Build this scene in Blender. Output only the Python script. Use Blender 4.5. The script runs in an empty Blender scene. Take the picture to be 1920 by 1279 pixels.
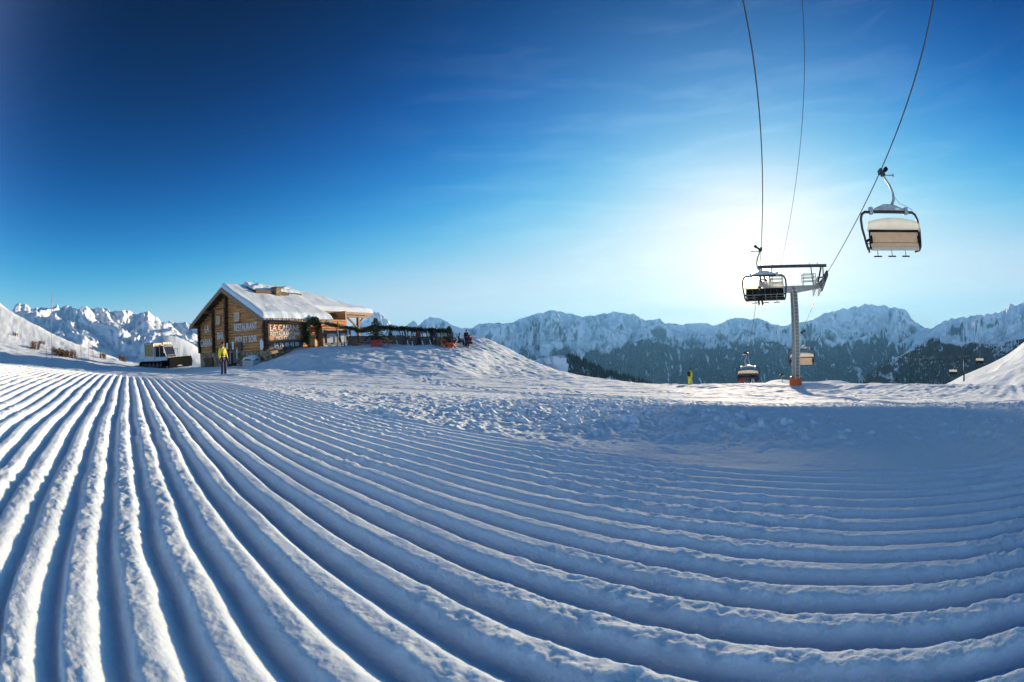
import bpy, bmesh, math, random
import numpy as np
from mathutils import Vector, Matrix
random.seed(7); rng = np.random.default_rng(7)
PI = math.pi; rad = math.radians
scene = bpy.context.scene
COL = scene.collection

# ------------------------------------------------------------------ camera
FPX = 817.42                       # focal length in pixels of the 1920 px wide picture (15.3 mm equisolid fisheye)
PITCH, ROLL = rad(-0.987), rad(2.455)
_f = np.array([0, math.cos(PITCH), math.sin(PITCH)]); _u = np.array([0, -math.sin(PITCH), math.cos(PITCH)]); _r = np.array([1., 0, 0])
RT = math.cos(ROLL) * _r - math.sin(ROLL) * _u
UP = math.sin(ROLL) * _r + math.cos(ROLL) * _u
FW = _f
def ray(x, y):
    dx = x - 960.; dy = 639.5 - y; q = math.hypot(dx, dy) + 1e-9; th = 2 * math.asin(q / 2 / FPX)
    return (RT * dx + UP * dy) * (math.sin(th) / q) + FW * math.cos(th)
def at(x, y, R):                   # the point seen at that place of the photo, R metres away along the ground
    v = ray(x, y); return v * (R / math.hypot(v[0], v[1]))
def azel(x, y):
    v = ray(x, y); return math.atan2(v[0], v[1]), math.asin(v[2])
cam = bpy.data.cameras.new('camera'); co = bpy.data.objects.new('camera', cam); COL.objects.link(co)
cam.type = 'PANO'; cam.panorama_type = 'FISHEYE_EQUISOLID'
cam.fisheye_lens = FPX / 1920 * 36; cam.fisheye_fov = rad(200); cam.sensor_width = 36; cam.sensor_fit = 'HORIZONTAL'
cam.clip_start = 0.01; cam.clip_end = 60000
co.matrix_world = Matrix(((RT[0], UP[0], -FW[0], 0), (RT[1], UP[1], -FW[1], 0), (RT[2], UP[2], -FW[2], 0), (0, 0, 0, 1)))
scene.camera = co

# ------------------------------------------------------------------ noise
def _hash(ix, iy, seed):
    h = (ix.astype(np.int64) * 374761393 + iy.astype(np.int64) * 668265263 + seed * 974634777) & 0xffffffff
    h = ((h ^ (h >> 13)) * 1274126177) & 0xffffffff
    return (h ^ (h >> 16)) & 0xffffffff
def perlin(x, y, seed=0):
    x = np.asarray(x, float); y = np.asarray(y, float)
    ix = np.floor(x); iy = np.floor(y); fx = x - ix; fy = y - iy
    u = fx * fx * fx * (fx * (fx * 6 - 15) + 10); v = fy * fy * fy * (fy * (fy * 6 - 15) + 10)
    def g(a, b):
        an = _hash(ix + a, iy + b, seed).astype(float) * (2 * PI / 4294967296.)
        return np.cos(an) * (fx - a) + np.sin(an) * (fy - b)
    n0 = g(0, 0) * (1 - u) + g(1, 0) * u; n1 = g(0, 1) * (1 - u) + g(1, 1) * u
    return (n0 * (1 - v) + n1 * v) * 1.5
def fbm(x, y, o=4, seed=0, gain=.5):
    s = 0; a = 1
    for i in range(o): s = s + a * perlin(x, y, seed + i); x = x * 2.03 + 11.3; y = y * 2.03 + 5.7; a *= gain
    return s
def ridged(x, y, o=5, seed=0, gain=.5):
    s = 0; a = 1; w = 1
    for i in range(o):
        n = 1 - np.abs(perlin(x, y, seed + i)); n = n * n; s = s + a * n * w; w = np.clip(n * 1.4, 0, 1)
        x = x * 2.07 + 3.1; y = y * 2.07 + 7.7; a *= gain
    return s / 1.9
def sst(a, b, x):
    t = np.clip((x - a) / (b - a), 0, 1); return t * t * (3 - 2 * t)

# ------------------------------------------------------------------ materials
MATS = {}
def mat(name, col, rough=.6, metal=0., var=0., vscale=6., bump=0., bscale=20., stretch=(1, 1, 1), col2=None, spec=.4):
    if name in MATS: return MATS[name]
    m = bpy.data.materials.new(name); m.use_nodes = True; nt = m.node_tree; p = nt.nodes['Principled BSDF']
    p.inputs['Base Color'].default_value = (*col, 1); p.inputs['Roughness'].default_value = rough; p.inputs['Metallic'].default_value = metal
    p.inputs['Specular IOR Level'].default_value = spec
    tc = nt.nodes.new('ShaderNodeTexCoord'); mp = nt.nodes.new('ShaderNodeMapping'); mp.inputs['Scale'].default_value = stretch
    nt.links.new(tc.outputs['Object'], mp.inputs['Vector'])
    if var or col2:
        n = nt.nodes.new('ShaderNodeTexNoise'); n.inputs['Scale'].default_value = vscale; n.inputs['Detail'].default_value = 6; n.inputs['Roughness'].default_value = .65
        nt.links.new(mp.outputs[0], n.inputs['Vector'])
        c = nt.nodes.new('ShaderNodeValToRGB'); c2 = col2 or tuple(v * (1 - var) for v in col)
        c.color_ramp.elements[0].color = (*c2, 1); c.color_ramp.elements[0].position = .32
        c.color_ramp.elements[1].color = (*[min(1, v * (1 + var * .5)) for v in col], 1); c.color_ramp.elements[1].position = .68
        nt.links.new(n.outputs[0], c.inputs[0]); nt.links.new(c.outputs[0], p.inputs['Base Color'])
    if bump:
        n = nt.nodes.new('ShaderNodeTexNoise'); n.inputs['Scale'].default_value = bscale; n.inputs['Detail'].default_value = 5
        nt.links.new(mp.outputs[0], n.inputs['Vector'])
        b = nt.nodes.new('ShaderNodeBump'); b.inputs['Strength'].default_value = bump; b.inputs['Distance'].default_value = .05
        nt.links.new(n.outputs[0], b.inputs['Height']); nt.links.new(b.outputs[0], p.inputs['Normal'])
    MATS[name] = m; return m

def snow_mat():
    m = mat('snow', (.745, .84, .94), .85, spec=.12); nt = m.node_tree; p = nt.nodes['Principled BSDF']
    tc = nt.nodes.new('ShaderNodeTexCoord')
    p.inputs['Subsurface Weight'].default_value = SSS; p.inputs['Subsurface Radius'].default_value = (.8, 1., 1.35); p.inputs['Subsurface Scale'].default_value = .007
    hs = []
    for s, d, w in ((520, 3, .0007), (170, 4, .0022), (45, 4, .004), (7, 5, .016), (1.3, 4, .04)):
        n = nt.nodes.new('ShaderNodeTexNoise'); n.inputs['Scale'].default_value = s; n.inputs['Detail'].default_value = d
        nt.links.new(tc.outputs['Object'], n.inputs['Vector'])
        k = nt.nodes.new('ShaderNodeMath'); k.operation = 'MULTIPLY'; k.inputs[1].default_value = w
        nt.links.new(n.outputs[0], k.inputs[0]); hs.append(k)
    a = hs[0]
    for k in hs[1:]:
        s = nt.nodes.new('ShaderNodeMath'); s.operation = 'ADD'; nt.links.new(a.outputs[0], s.inputs[0]); nt.links.new(k.outputs[0], s.inputs[1]); a = s
    b = nt.nodes.new('ShaderNodeBump'); b.inputs['Strength'].default_value = .75; b.inputs['Distance'].default_value = 1.
    nt.links.new(a.outputs[0], b.inputs['Height']); nt.links.new(b.outputs[0], p.inputs['Normal'])
    return m
SKY_POW = (4.395, 3.22, 3.493); SKY_TINT = (.4247, .1728, .0796); SKY_SOFT = (1.867, 1.80, 1.419); SKY_HOR = (.0, .1076, .0305); SKY_STRENGTH = .12
GLOW = [(30000, (120, 95, 65)), (2500, (6, 4.9, 3.2)), (260, (.35, .24, .10)), (30, (.26, .04, .01)), (10, (.193, .235, .085)), (4, (0., .06, .105))]
ANTI_FILL = (1.3, 1.75, 2.3); SKY_GAIN = (1.1, 1.24, 1.2)
CIRRUS = .11; SUN_E = 3.4; HAZE = 5.5e-5; EXPOSURE = 1.5; HAZE_COL = (.20, .56, 1, 1); SSS = 1.
SNOW = snow_mat()

def mountain_mat(name, rock=(.10, .115, .13), rock_lo=.16, rock_hi=.34, forest_top=-60., forest_fade=90., fcol=(.035, .05, .048), scale=.004, snow=(.88, .92, .97)):
    m = bpy.data.materials.new(name); m.use_nodes = True; nt = m.node_tree; N = nt.nodes.new; L = nt.links.new
    p = nt.nodes['Principled BSDF']; p.inputs['Roughness'].default_value = .8; p.inputs['Specular IOR Level'].default_value = .1
    geo = N('ShaderNodeNewGeometry'); sep = N('ShaderNodeSeparateXYZ'); L(geo.outputs['Normal'], sep.inputs[0])
    pos = N('ShaderNodeSeparateXYZ'); L(geo.outputs['Position'], pos.inputs[0])
    n1 = N('ShaderNodeTexNoise'); n1.inputs['Scale'].default_value = scale; n1.inputs['Detail'].default_value = 9; n1.inputs['Roughness'].default_value = .7; L(geo.outputs['Position'], n1.inputs['Vector'])
    # steep ground is rock
    a = N('ShaderNodeMath'); a.operation = 'MULTIPLY_ADD'; L(n1.outputs[0], a.inputs[0]); a.inputs[1].default_value = .75; L(sep.outputs[2], a.inputs[2])
    r = N('ShaderNodeMapRange'); r.inputs[1].default_value = rock_lo + .375; r.inputs[2].default_value = rock_hi + .375; L(a.outputs[0], r.inputs[0])
    mx = N('ShaderNodeMix'); mx.data_type = 'RGBA'; L(r.outputs[0], mx.inputs[0]); mx.inputs[6].default_value = (*rock, 1); mx.inputs[7].default_value = (*snow, 1)
    # woods below the tree line, broken by gullies
    n2 = N('ShaderNodeTexNoise'); n2.inputs['Scale'].default_value = scale * .9; n2.inputs['Detail'].default_value = 8; n2.inputs['Roughness'].default_value = .62
    mp = N('ShaderNodeMapping'); mp.inputs['Scale'].default_value = (1, 1, .35); L(geo.outputs['Position'], mp.inputs[0]); L(mp.outputs[0], n2.inputs['Vector'])
    b = N('ShaderNodeMath'); b.operation = 'MULTIPLY_ADD'; L(n2.outputs[0], b.inputs[0]); b.inputs[1].default_value = -forest_fade * 6; L(pos.outputs[2], b.inputs[2])
    c = N('ShaderNodeMapRange'); c.inputs[1].default_value = forest_top - forest_fade * 3 - forest_fade * .25; c.inputs[2].default_value = forest_top - forest_fade * 3 + forest_fade * .25; c.inputs[3].default_value = 1; c.inputs[4].default_value = 0; L(b.outputs[0], c.inputs[0])
    n3 = N('ShaderNodeTexNoise'); n3.inputs['Scale'].default_value = scale * 14; n3.inputs['Detail'].default_value = 5; L(geo.outputs['Position'], n3.inputs['Vector'])
    d = N('ShaderNodeMapRange'); d.inputs[1].default_value = .5; d.inputs[2].default_value = .75; d.inputs[3].default_value = 1; d.inputs[4].default_value = .8; L(n3.outputs[0], d.inputs[0])
    e = N('ShaderNodeMath'); e.operation = 'MULTIPLY'; L(c.outputs[0], e.inputs[0]); L(d.outputs[0], e.inputs[1])
    n4 = N('ShaderNodeTexNoise'); n4.inputs['Scale'].default_value = scale * 4.5; n4.inputs['Detail'].default_value = 4; n4.inputs['Distortion'].default_value = .4
    mq = N('ShaderNodeMapping'); mq.inputs['Scale'].default_value = (1, .25, .16); L(geo.outputs['Position'], mq.inputs[0]); L(mq.outputs[0], n4.inputs['Vector'])
    gq = N('ShaderNodeMapRange'); gq.inputs[1].default_value = .60; gq.inputs[2].default_value = .66; gq.inputs[3].default_value = 1; gq.inputs[4].default_value = .12; L(n4.outputs[0], gq.inputs[0])
    e2 = N('ShaderNodeMath'); e2.operation = 'MULTIPLY'; L(e.outputs[0], e2.inputs[0]); L(gq.outputs[0], e2.inputs[1]); e = e2
    m2 = N('ShaderNodeMix'); m2.data_type = 'RGBA'; L(e.outputs[0], m2.inputs[0]); L(mx.outputs[2], m2.inputs[6]); m2.inputs[7].default_value = (*fcol, 1)
    L(m2.outputs[2], p.inputs['Base Color'])
    bu = N('ShaderNodeBump'); bu.inputs['Strength'].default_value = .6; bu.inputs['Distance'].default_value = 25; L(n1.outputs[0], bu.inputs['Height']); L(bu.outputs[0], p.inputs['Normal'])
    return m

# ------------------------------------------------------------------ object helpers
def link(name, me, parent=None, m=None):
    o = bpy.data.objects.new(name, me); COL.objects.link(o)
    if parent is not None: o.parent = parent
    if m is not None:
        me.materials.clear(); me.materials.append(m)
    return o
def tag(o, label=None, cat=None, group=None, kind=None):
    if label: o['label'] = label
    if cat: o['category'] = cat
    if group: o['group'] = group
    if kind: o['kind'] = kind
    return o
def empty(name, loc, rz=0., label=None, cat=None, group=None):
    o = bpy.data.objects.new(name, None); COL.objects.link(o); o.location = loc; o.rotation_euler = (0, 0, rz); o.empty_display_size = .2
    return tag(o, label, cat, group)
def kids(o): return [c for c in COL.objects if c.parent == o]
def copy_tree(o, parent=None):
    c = o.copy(); COL.objects.link(c)
    if parent is not None: c.parent = parent
    for ch in kids(o): copy_tree(ch, c)
    return c
class MB:
    def __init__(s): s.v = []; s.f = []
    def add(s, vs, fs):
        k = len(s.v); s.v += [tuple(map(float, q)) for q in vs]; s.f += [tuple(i + k for i in f) for f in fs]; return s
    def box(s, c, d, rz=0., M=None):
        x, y, z = d[0] / 2, d[1] / 2, d[2] / 2
        vs = [Vector((a * x, b * y, e * z)) for a in (-1, 1) for b in (-1, 1) for e in (-1, 1)]
        R = M or Matrix.Rotation(rz, 3, 'Z')
        return s.add([R @ q + Vector(c) for q in vs], [(0, 1, 3, 2), (4, 6, 7, 5), (0, 4, 5, 1), (2, 3, 7, 6), (0, 2, 6, 4), (1, 5, 7, 3)])
    def bar(s, a, b, w, h=None, up=(0, 0, 1)):      # rectangular bar from a to b
        h = h or w; a = Vector(a); b = Vector(b); d = (b - a); Ln = d.length
        if Ln < 1e-6: return s
        d.normalize(); upv = Vector(up)
        if abs(d.dot(upv)) > .98: upv = Vector((1, 0, 0))
        x = d.cross(upv).normalized(); z = x.cross(d)
        return s.box((a + b) / 2, (w, Ln, h), M=Matrix((x, d, z)).transposed())
    def tube(s, pts, r, n=8, cap=True):
        pts = [Vector(p) for p in pts]; rs = r if isinstance(r, (list, tuple)) else [r] * len(pts)
        rings = []; prev = None
        for i, p in enumerate(pts):
            t = (pts[min(i + 1, len(pts) - 1)] - pts[max(i - 1, 0)]).normalized()
            if prev is None:
                ref = Vector((0, 0, 1)) if abs(t.z) < .9 else Vector((1, 0, 0)); x = t.cross(ref).normalized()
            else: x = (prev - t * prev.dot(t)).normalized()
            prev = x; y = t.cross(x)
            rings.append([p + (x * math.cos(2 * PI * k / n) + y * math.sin(2 * PI * k / n)) * rs[i] for k in range(n)])
        vs = [q for rg in rings for q in rg]; fs = []
        for i in range(len(rings) - 1):
            for k in range(n): fs.append((i * n + k, i * n + (k + 1) % n, (i + 1) * n + (k + 1) % n, (i + 1) * n + k))
        if cap: fs += [tuple(range(n))[::-1], tuple((len(rings) - 1) * n + k for k in range(n))]
        return s.add(vs, fs)
    def lathe(s, prof, n=16, c=(0, 0, 0)):
        vs = []; fs = []
        for (r, z) in prof: vs += [(c[0] + r * math.cos(2 * PI * k / n), c[1] + r * math.sin(2 * PI * k / n), c[2] + z) for k in range(n)]
        for i in range(len(prof) - 1):
            for k in range(n): fs.append((i * n + k, i * n + (k + 1) % n, (i + 1) * n + (k + 1) % n, (i + 1) * n + k))
        fs += [tuple(range(n))[::-1], tuple((len(prof) - 1) * n + k for k in range(n))]
        return s.add(vs, fs)
    def prism(s, poly, v):                # polygon extruded by v
        n = len(poly); v = Vector(v); a = [Vector(p) for p in poly]
        return s.add(a + [p + v for p in a], [tuple(range(n))[::-1], tuple(range(n, 2 * n))] + [(i, (i + 1) % n, n + (i + 1) % n, n + i) for i in range(n)])
    def build(s, name, m, parent=None, smooth=False, bevel=0.):
        me = bpy.data.meshes.new(name); me.from_pydata(s.v, [], s.f)
        bm = bmesh.new(); bm.from_mesh(me); bmesh.ops.recalc_face_normals(bm, faces=bm.faces)
        if bevel: bmesh.ops.bevel(bm, geom=list(bm.edges), offset=bevel, segments=2, affect='EDGES', profile=.6, clamp_overlap=True)
        bm.to_mesh(me); bm.free()
        if smooth: me.polygons.foreach_set('use_smooth', [True] * len(me.polygons))
        return link(name, me, parent, m)
def grid_mesh(name, P, m, parent=None, wrap=False):      # P: rows x cols x 3 array
    R, C, _ = P.shape; me = bpy.data.meshes.new(name)
    i = np.arange(R - 1)[:, None] * C; j = np.arange(C - 1)[None, :]
    q = np.stack([i + j, i + j + 1, i + C + j + 1, i + C + j], -1).reshape(-1, 4)
    me.vertices.add(R * C); me.vertices.foreach_set('co', P.reshape(-1).astype(np.float32))
    me.loops.add(q.size); me.loops.foreach_set('vertex_index', q.reshape(-1).astype(np.int32))
    me.polygons.add(len(q)); me.polygons.foreach_set('loop_start', np.arange(0, q.size, 4, dtype=np.int32))
    me.update(calc_edges=True); me.polygons.foreach_set('use_smooth', np.ones(len(q), bool))
    return link(name, me, parent, m)
_tri = {}
def leaf_mesh(name, pts, dirs, size, m, parent=None, aspect=.22):     # many small blades
    n = len(pts); pts = np.asarray(pts); d = np.asarray(dirs); d = d / np.linalg.norm(d, axis=1)[:, None]
    rv = rng.normal(size=(n, 3)); s = np.cross(d, rv); s /= np.linalg.norm(s, axis=1)[:, None]
    sz = (size * rng.uniform(.6, 1.3, n))[:, None]
    V = np.stack([pts - s * sz * aspect, pts + s * sz * aspect, pts + d * sz + s * sz * aspect * .3, pts + d * sz - s * sz * aspect * .3], 1).reshape(-1, 3)
    me = bpy.data.meshes.new(name); me.from_pydata(V.tolist(), [], np.arange(4 * n).reshape(-1, 4).tolist()); return link(name, me, parent, m)
# ------------------------------------------------------------------ terrain
HE = .28                                   # eye above the piste
NW = np.array([.0843510, .0983518, .9915704])
_n = np.array([.0419089, 1, .0815980]); _n /= np.linalg.norm(_n)
_e1 = np.array([1., 0, 0]) - _n * _n[0]; _e1 /= np.linalg.norm(_e1); _e2 = np.cross(_e1, _n)
E1 = RT * _e1[0] + UP * _e1[1] + FW * _e1[2]; E2 = RT * _e2[0] + UP * _e2[1] + FW * _e2[2]
GROOVE = -.909007
def plane_z(x, y): return -(HE + NW[0] * x + NW[1] * y) / NW[2]
def groove_phase(x, y):
    z = plane_z(x, y)
    u = (x * E1[0] + y * E1[1] + z * E1[2]) / HE; v = (x * E2[0] + y * E2[1] + z * E2[2]) / HE
    return (u * math.cos(GROOVE) - v * math.sin(GROOVE)) * 3.51239632 - 3.72077794
TABLE = {   # column of the photo: (distance, height in the photo) of the snow surface
 -120: [(24, 690), (34, 676), (50, 640), (75, 600), (100, 560), (150, 530), (260, 560)],
 0:    [(24, 694), (32, 684), (44, 664), (60, 640), (76, 610), (95, 580), (110, 573), (150, 566), (260, 600)],
 30:   [(24, 697), (32, 687), (44, 670), (60, 648), (76, 620), (96, 588), (110, 586), (170, 605)],
 70:   [(24, 698), (32, 690), (44, 674), (60, 656), (74, 632), (88, 606), (104, 612), (170, 650)],
 130:  [(24, 702), (32, 694), (44, 680), (58, 664), (70, 646), (80, 636), (95, 648), (170, 700)],
 200:  [(24, 704), (32, 698), (42, 690), (54, 681), (64, 668), (72, 662), (85, 680), (170, 720)],
 250:  [(24, 705), (32, 699), (42, 693), (54, 687), (62, 683), (68, 682), (80, 690), (170, 725)],
 272:  [(24, 706), (32, 700), (42, 694), (54, 689.5), (64, 688), (72, 676), (82, 660), (92, 665), (170, 725)],
 290:  [(24, 706), (32, 701), (42, 694), (54, 690), (64, 689), (72, 660), (82, 624), (92, 630), (170, 725)],
 335:  [(24, 706), (32, 701), (42, 693), (54, 690.5), (64, 690), (72, 668), (82, 628), (92, 634), (170, 725)],
 375:  [(24, 705), (32, 698), (38, 691), (54, 689), (64, 689), (72, 675), (82, 650), (92, 656), (170, 725)],
 430:  [(24.5, 704), (31, 694), (35.5, 690), (54, 689), (72, 688), (92, 690), (170, 725)],
 480:  [(25, 703), (31, 694), (34.5, 690), (37, 688), (41, 684), (50, 680), (80, 690), (170, 730)],
 510:  [(26, 703), (30, 696), (33.5, 688), (36, 678), (40, 668), (50, 660), (80, 680), (170, 730)],
 540:  [(27, 703), (30, 697), (33, 686), (35.5, 668), (38, 660), (50, 655), (80, 675), (170, 730)],
 575:  [(27, 703), (30, 696), (37.5, 656), (39.5, 652), (50, 650), (80, 670), (170, 730)],
 640:  [(27, 704), (39.5, 650), (41, 647), (52, 646), (62, 650), (80, 690), (170, 740)],
 740:  [(27, 706), (41, 649), (43, 645.5), (50, 645), (62, 650), (80, 700), (170, 740)],
 820:  [(27, 708), (43, 650), (45, 647), (52, 646), (62, 650), (80, 690), (170, 740)],
 870:  [(28, 709), (44, 654), (46.5, 649), (52, 641), (60, 634), (72, 650), (90, 690), (170, 740)],
 893:  [(28, 710), (33, 700), (45, 656), (48, 647), (54, 632), (60, 624), (72, 640), (90, 690), (170, 745)],
 920:  [(29, 711), (34, 703), (39, 688), (45, 668), (50, 650), (56, 635), (62, 640), (72, 665), (90, 700), (170, 745)],
 960:  [(30, 712), (35, 705), (41, 694), (46, 683), (52, 664), (57, 655), (63, 660), (72, 690), (170, 750)],
 1000: [(31, 713), (37, 706), (43, 698), (49, 686), (54, 677), (58, 681), (70, 715), (170, 760)],
 1050: [(31, 715), (37, 709), (43, 703), (49, 699), (54, 697), (60, 703), (75, 745), (170, 770)],
 1120: [(30, 719), (36, 715), (42, 711), (48, 709), (54, 711), (65, 740), (170, 780)],
 1200: [(28, 725), (34, 722), (40, 720), (45, 719), (52, 724), (65, 760), (170, 790)],
 1300: [(26, 735), (33, 732), (38, 727), (41, 722), (44, 721.5), (50, 728), (60, 770), (170, 800)],
 1480: [(24, 744), (32, 738), (37, 730), (40, 720.5), (43, 719), (49, 726), (60, 770), (170, 800)],
 1700: [(24, 746), (32, 740), (38, 731), (41.5, 721.5), (44, 720.5), (50, 727), (62, 770), (170, 800)],
 1900: [(24, 744), (32, 738), (38, 731), (41.5, 724), (44, 723), (50, 730), (62, 765), (170, 790)],
 2100: [(24, 738), (32, 734), (38, 730), (42, 726), (46, 724), (52, 732), (65, 770), (170, 790)],
}
_cols = sorted(TABLE); _azs = [azel(px, 690)[0] for px in _cols]
_rg = np.concatenate([np.arange(4, 100, .5), np.arange(100, 420, 4.)])
_tab = []
for px, a in zip(_cols, _azs):
    rr = [4., 4.5]; zz = [float(plane_z(r * math.sin(a), r * math.cos(a))) for r in rr]
    r0, y0 = TABLE[px][0]; e0 = math.tan(azel(px, y0)[1]); ep = zz[1] / 4.5
    for r in (5.5, 7., 9., 12., 15., 19.): rr.append(r); zz.append(r * (e0 + (ep - e0) * ((r0 - r) / (r0 - 4.5)) ** 1.9))
    for (r, y) in TABLE[px]: rr.append(r); zz.append(r * math.tan(azel(px, y)[1]))
    rr.append(420.); zz.append(zz[-1] - 120)
    _tab.append(np.interp(_rg, rr, zz))
_tab = np.array(_tab)
_ag = np.linspace(_azs[0], _azs[-1], 700)
_T = np.array([np.interp(_ag, _azs, _tab[:, k]) for k in range(len(_rg))]).T      # az x r
def _blur(A, axis, s):
    n = int(3 * s) + 1; k = np.exp(-.5 * (np.arange(-n, n + 1) / s) ** 2); k /= k.sum()
    pad = [(0, 0), (0, 0)]; pad[axis] = (n, n); B = np.pad(A, pad, 'edge')
    return sum(k[i] * np.take(B, np.arange(i, i + A.shape[axis]), axis) for i in range(2 * n + 1))
_T = _blur(_blur(_T, 1, 1.6), 0, 5.)
def table_z(az, r):
    fa = np.clip((az - _ag[0]) / (_ag[-1] - _ag[0]) * 699, 0, 698.999); ia = fa.astype(int); fa = fa - ia
    fr = np.interp(r, _rg, np.arange(len(_rg))); ir = np.minimum(fr.astype(int), len(_rg) - 2); fr = fr - ir
    return (_T[ia, ir] * (1 - fa) + _T[ia + 1, ir] * fa) * (1 - fr) + (_T[ia, ir + 1] * (1 - fa) + _T[ia + 1, ir + 1] * fa) * fr
def base_z(x, y):
    x = np.asarray(x, float); y = np.asarray(y, float); r = np.hypot(x, y); az = np.arctan2(x, y)
    zp = plane_z(x, y); zt = table_z(az, r)
    w = sst(3.6, 6.5, r); z = zp * (1 - w) + zt * w
    behind = sst(1.45, 2.2, np.abs(az)); zb = -HE - .05 * x - .02 * y
    z = z * (1 - behind) + np.where(r > 9, np.maximum(zb, -60.), zp) * behind
    far = sst(260, 900, r); z = z * (1 - far) + (-560.) * far
    return z
def detail_z(x, y):
    r = np.hypot(x, y); ph = groove_phase(x, y); az = np.arctan2(x, y)
    lump = fbm(x * .35, y * .35, 4, 3)
    z = .10 * sst(6, 30, r) * lump                                        # broad swells
    # corduroy
    edge = 14.5 + 1.2 * perlin(x * .6, y * .6, 21)
    inside = sst(edge + .9, edge - .6, ph)
    fade = 1 - sst(9, 19, r)
    wob = .13 * perlin(x * 1.1, y * 1.1, 31) + .07 * perlin(x * 5, y * 5, 32)
    s = .5 + .5 * np.cos(2 * PI * (ph + wob))
    s = sst(-.04, .92, s) ** .62
    crumb = fbm(x * 26, y * 26, 4, 41, .55); clod = ridged(x * 9, y * 9, 4, 45)
    amp = .021 * (1 + .3 * perlin(x * 1.7, y * 1.7, 51))
    z = z + inside * fade * (amp * s + (.0026 * crumb + .0042 * (clod - .55) + .0022 * np.maximum(0, fbm(x * 60, y * 60, 3, 47) - .1)) * (.2 + .8 * s) * (.35 + 1.15 * sst(-.35, .45, perlin(x * 1.9 + 4, y * 1.9, 57))))
    # trampled snow past the groomed lane and towards the mound
    out = (1 - inside) * sst(1.2, 2.5, r) + inside * sst(8, 16, r) * .5
    smooth = .45 + .55 * sst(-.15, .35, perlin(x * .22, y * .22, 61)); strip = 1 - .45 * np.exp(-((ph - edge - 4) / 3.2) ** 2)
    tr = (.5 + .5 * fbm(x * 3.4 + .2 * lump, y * 3.4, 5, 71, .55))
    z = z + out * smooth * strip * (1 - .7 * sst(20, 45, r)) * (1 - .55 * sst(6, 18, r)) * (1 + 1.1 * (1 - sst(4.5, 10, r))) * (.026 * tr + .012 * (ridged(x * 9, y * 9, 4, 75, .6) - .5) + .024 * np.maximum(0, fbm(x * 9, y * 9, 3, 77) - .25))
    # ski and groomer tracks further out
    q = (x * .35 - y * .94); z = z + .05 * sst(7, 16, r) * (1 - sst(60, 90, r)) * perlin(q * 1.6, (x * .94 + y * .35) * .06, 81)
    # ski and boot tracks crossing the flat
    g = np.random.default_rng(12); tk = 0
    for k in range(22):
        px, rr_, an = g.uniform(560, 1850), g.uniform(9, 34), g.uniform(-.5, .5) + (.6 if k % 3 else 2.2); a_ = azel(px, 690)[0]; dx, dy = math.cos(an), math.sin(an); ux, uy = x - rr_ * math.sin(a_), y - rr_ * math.cos(a_)
        al = ux * dx + uy * dy; d_ = -ux * dy + uy * dx + 1.1 * np.sin(al * g.uniform(.12, .3) + g.uniform(0, 6)) + .002 * g.uniform(-1, 1) * al * al
        for of in (-.13, .13): tk = tk - .03 * np.exp(-((d_ - of) / .05) ** 2) + .012 * np.exp(-((d_ - of * 1.7) / .05) ** 2)
    z = z + tk * sst(5, 9, r) * (1 - sst(40, 60, r)) * (1 - inside * fade)
    # lumpy banks on the mound and hill
    hill = sst(29, 36, r) * (1 - sst(150, 220, r)) * (1 - sst(.0, .25, az)) * np.maximum(sst(-.66, -.60, az), sst(56, 66, r))
    z = z + hill * (.08 * fbm(x * .8, y * .8, 5, 91, .58) + .035 * (ridged(x * 1.3, y * 1.1, 3, 95) - .5))
    z = z + 2.5 * sst(90, 200, r) * fbm(x * .02, y * .02, 4, 99)
    return z
def ground_z(x, y): return float(base_z(x, y) + .0)
def spot(px, r, py=690):           # a place on the snow: column of the photo, distance
    a = azel(px, py)[0]; x, y = r * math.sin(a), r * math.cos(a)
    return Vector((x, y, float(base_z(np.array([x]), np.array([y]))[0] + detail_z(np.array([x]), np.array([y]))[0]))), -a
def make_ground():
    az = np.concatenate([np.arange(-102, 102.01, .18), np.arange(106, 258, 4.)]); az = np.radians(np.append(az, 258.))
    r = [.05, .1, .15]; q = .18
    while q < 9000:
        r.append(q); d = .0013 * (q * q + HE * HE) / HE
        cap = .009 if q < 6 else .02 if q < 12 else .06 if q < 30 else .14 if q < 62 else .028 * q
        q += max(.0013, min(d, cap))
    r = np.array(r + [9000.])
    A, Rr = np.meshgrid(az, r); x = Rr * np.sin(A); y = Rr * np.cos(A)
    z = base_z(x, y) + detail_z(x, y)
    print('ground', x.shape, 'lane edge phase', groove_phase(*[np.array([v]) for v in (at(1600, 880, 1)[:2] / -at(1600, 880, 1)[2] * HE)]))
    o = grid_mesh('snow_field', np.stack([x, y, z], -1), SNOW); tag(o, 'groomed white piste with corduroy ridges in the foreground', kind='structure')
make_ground()

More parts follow.
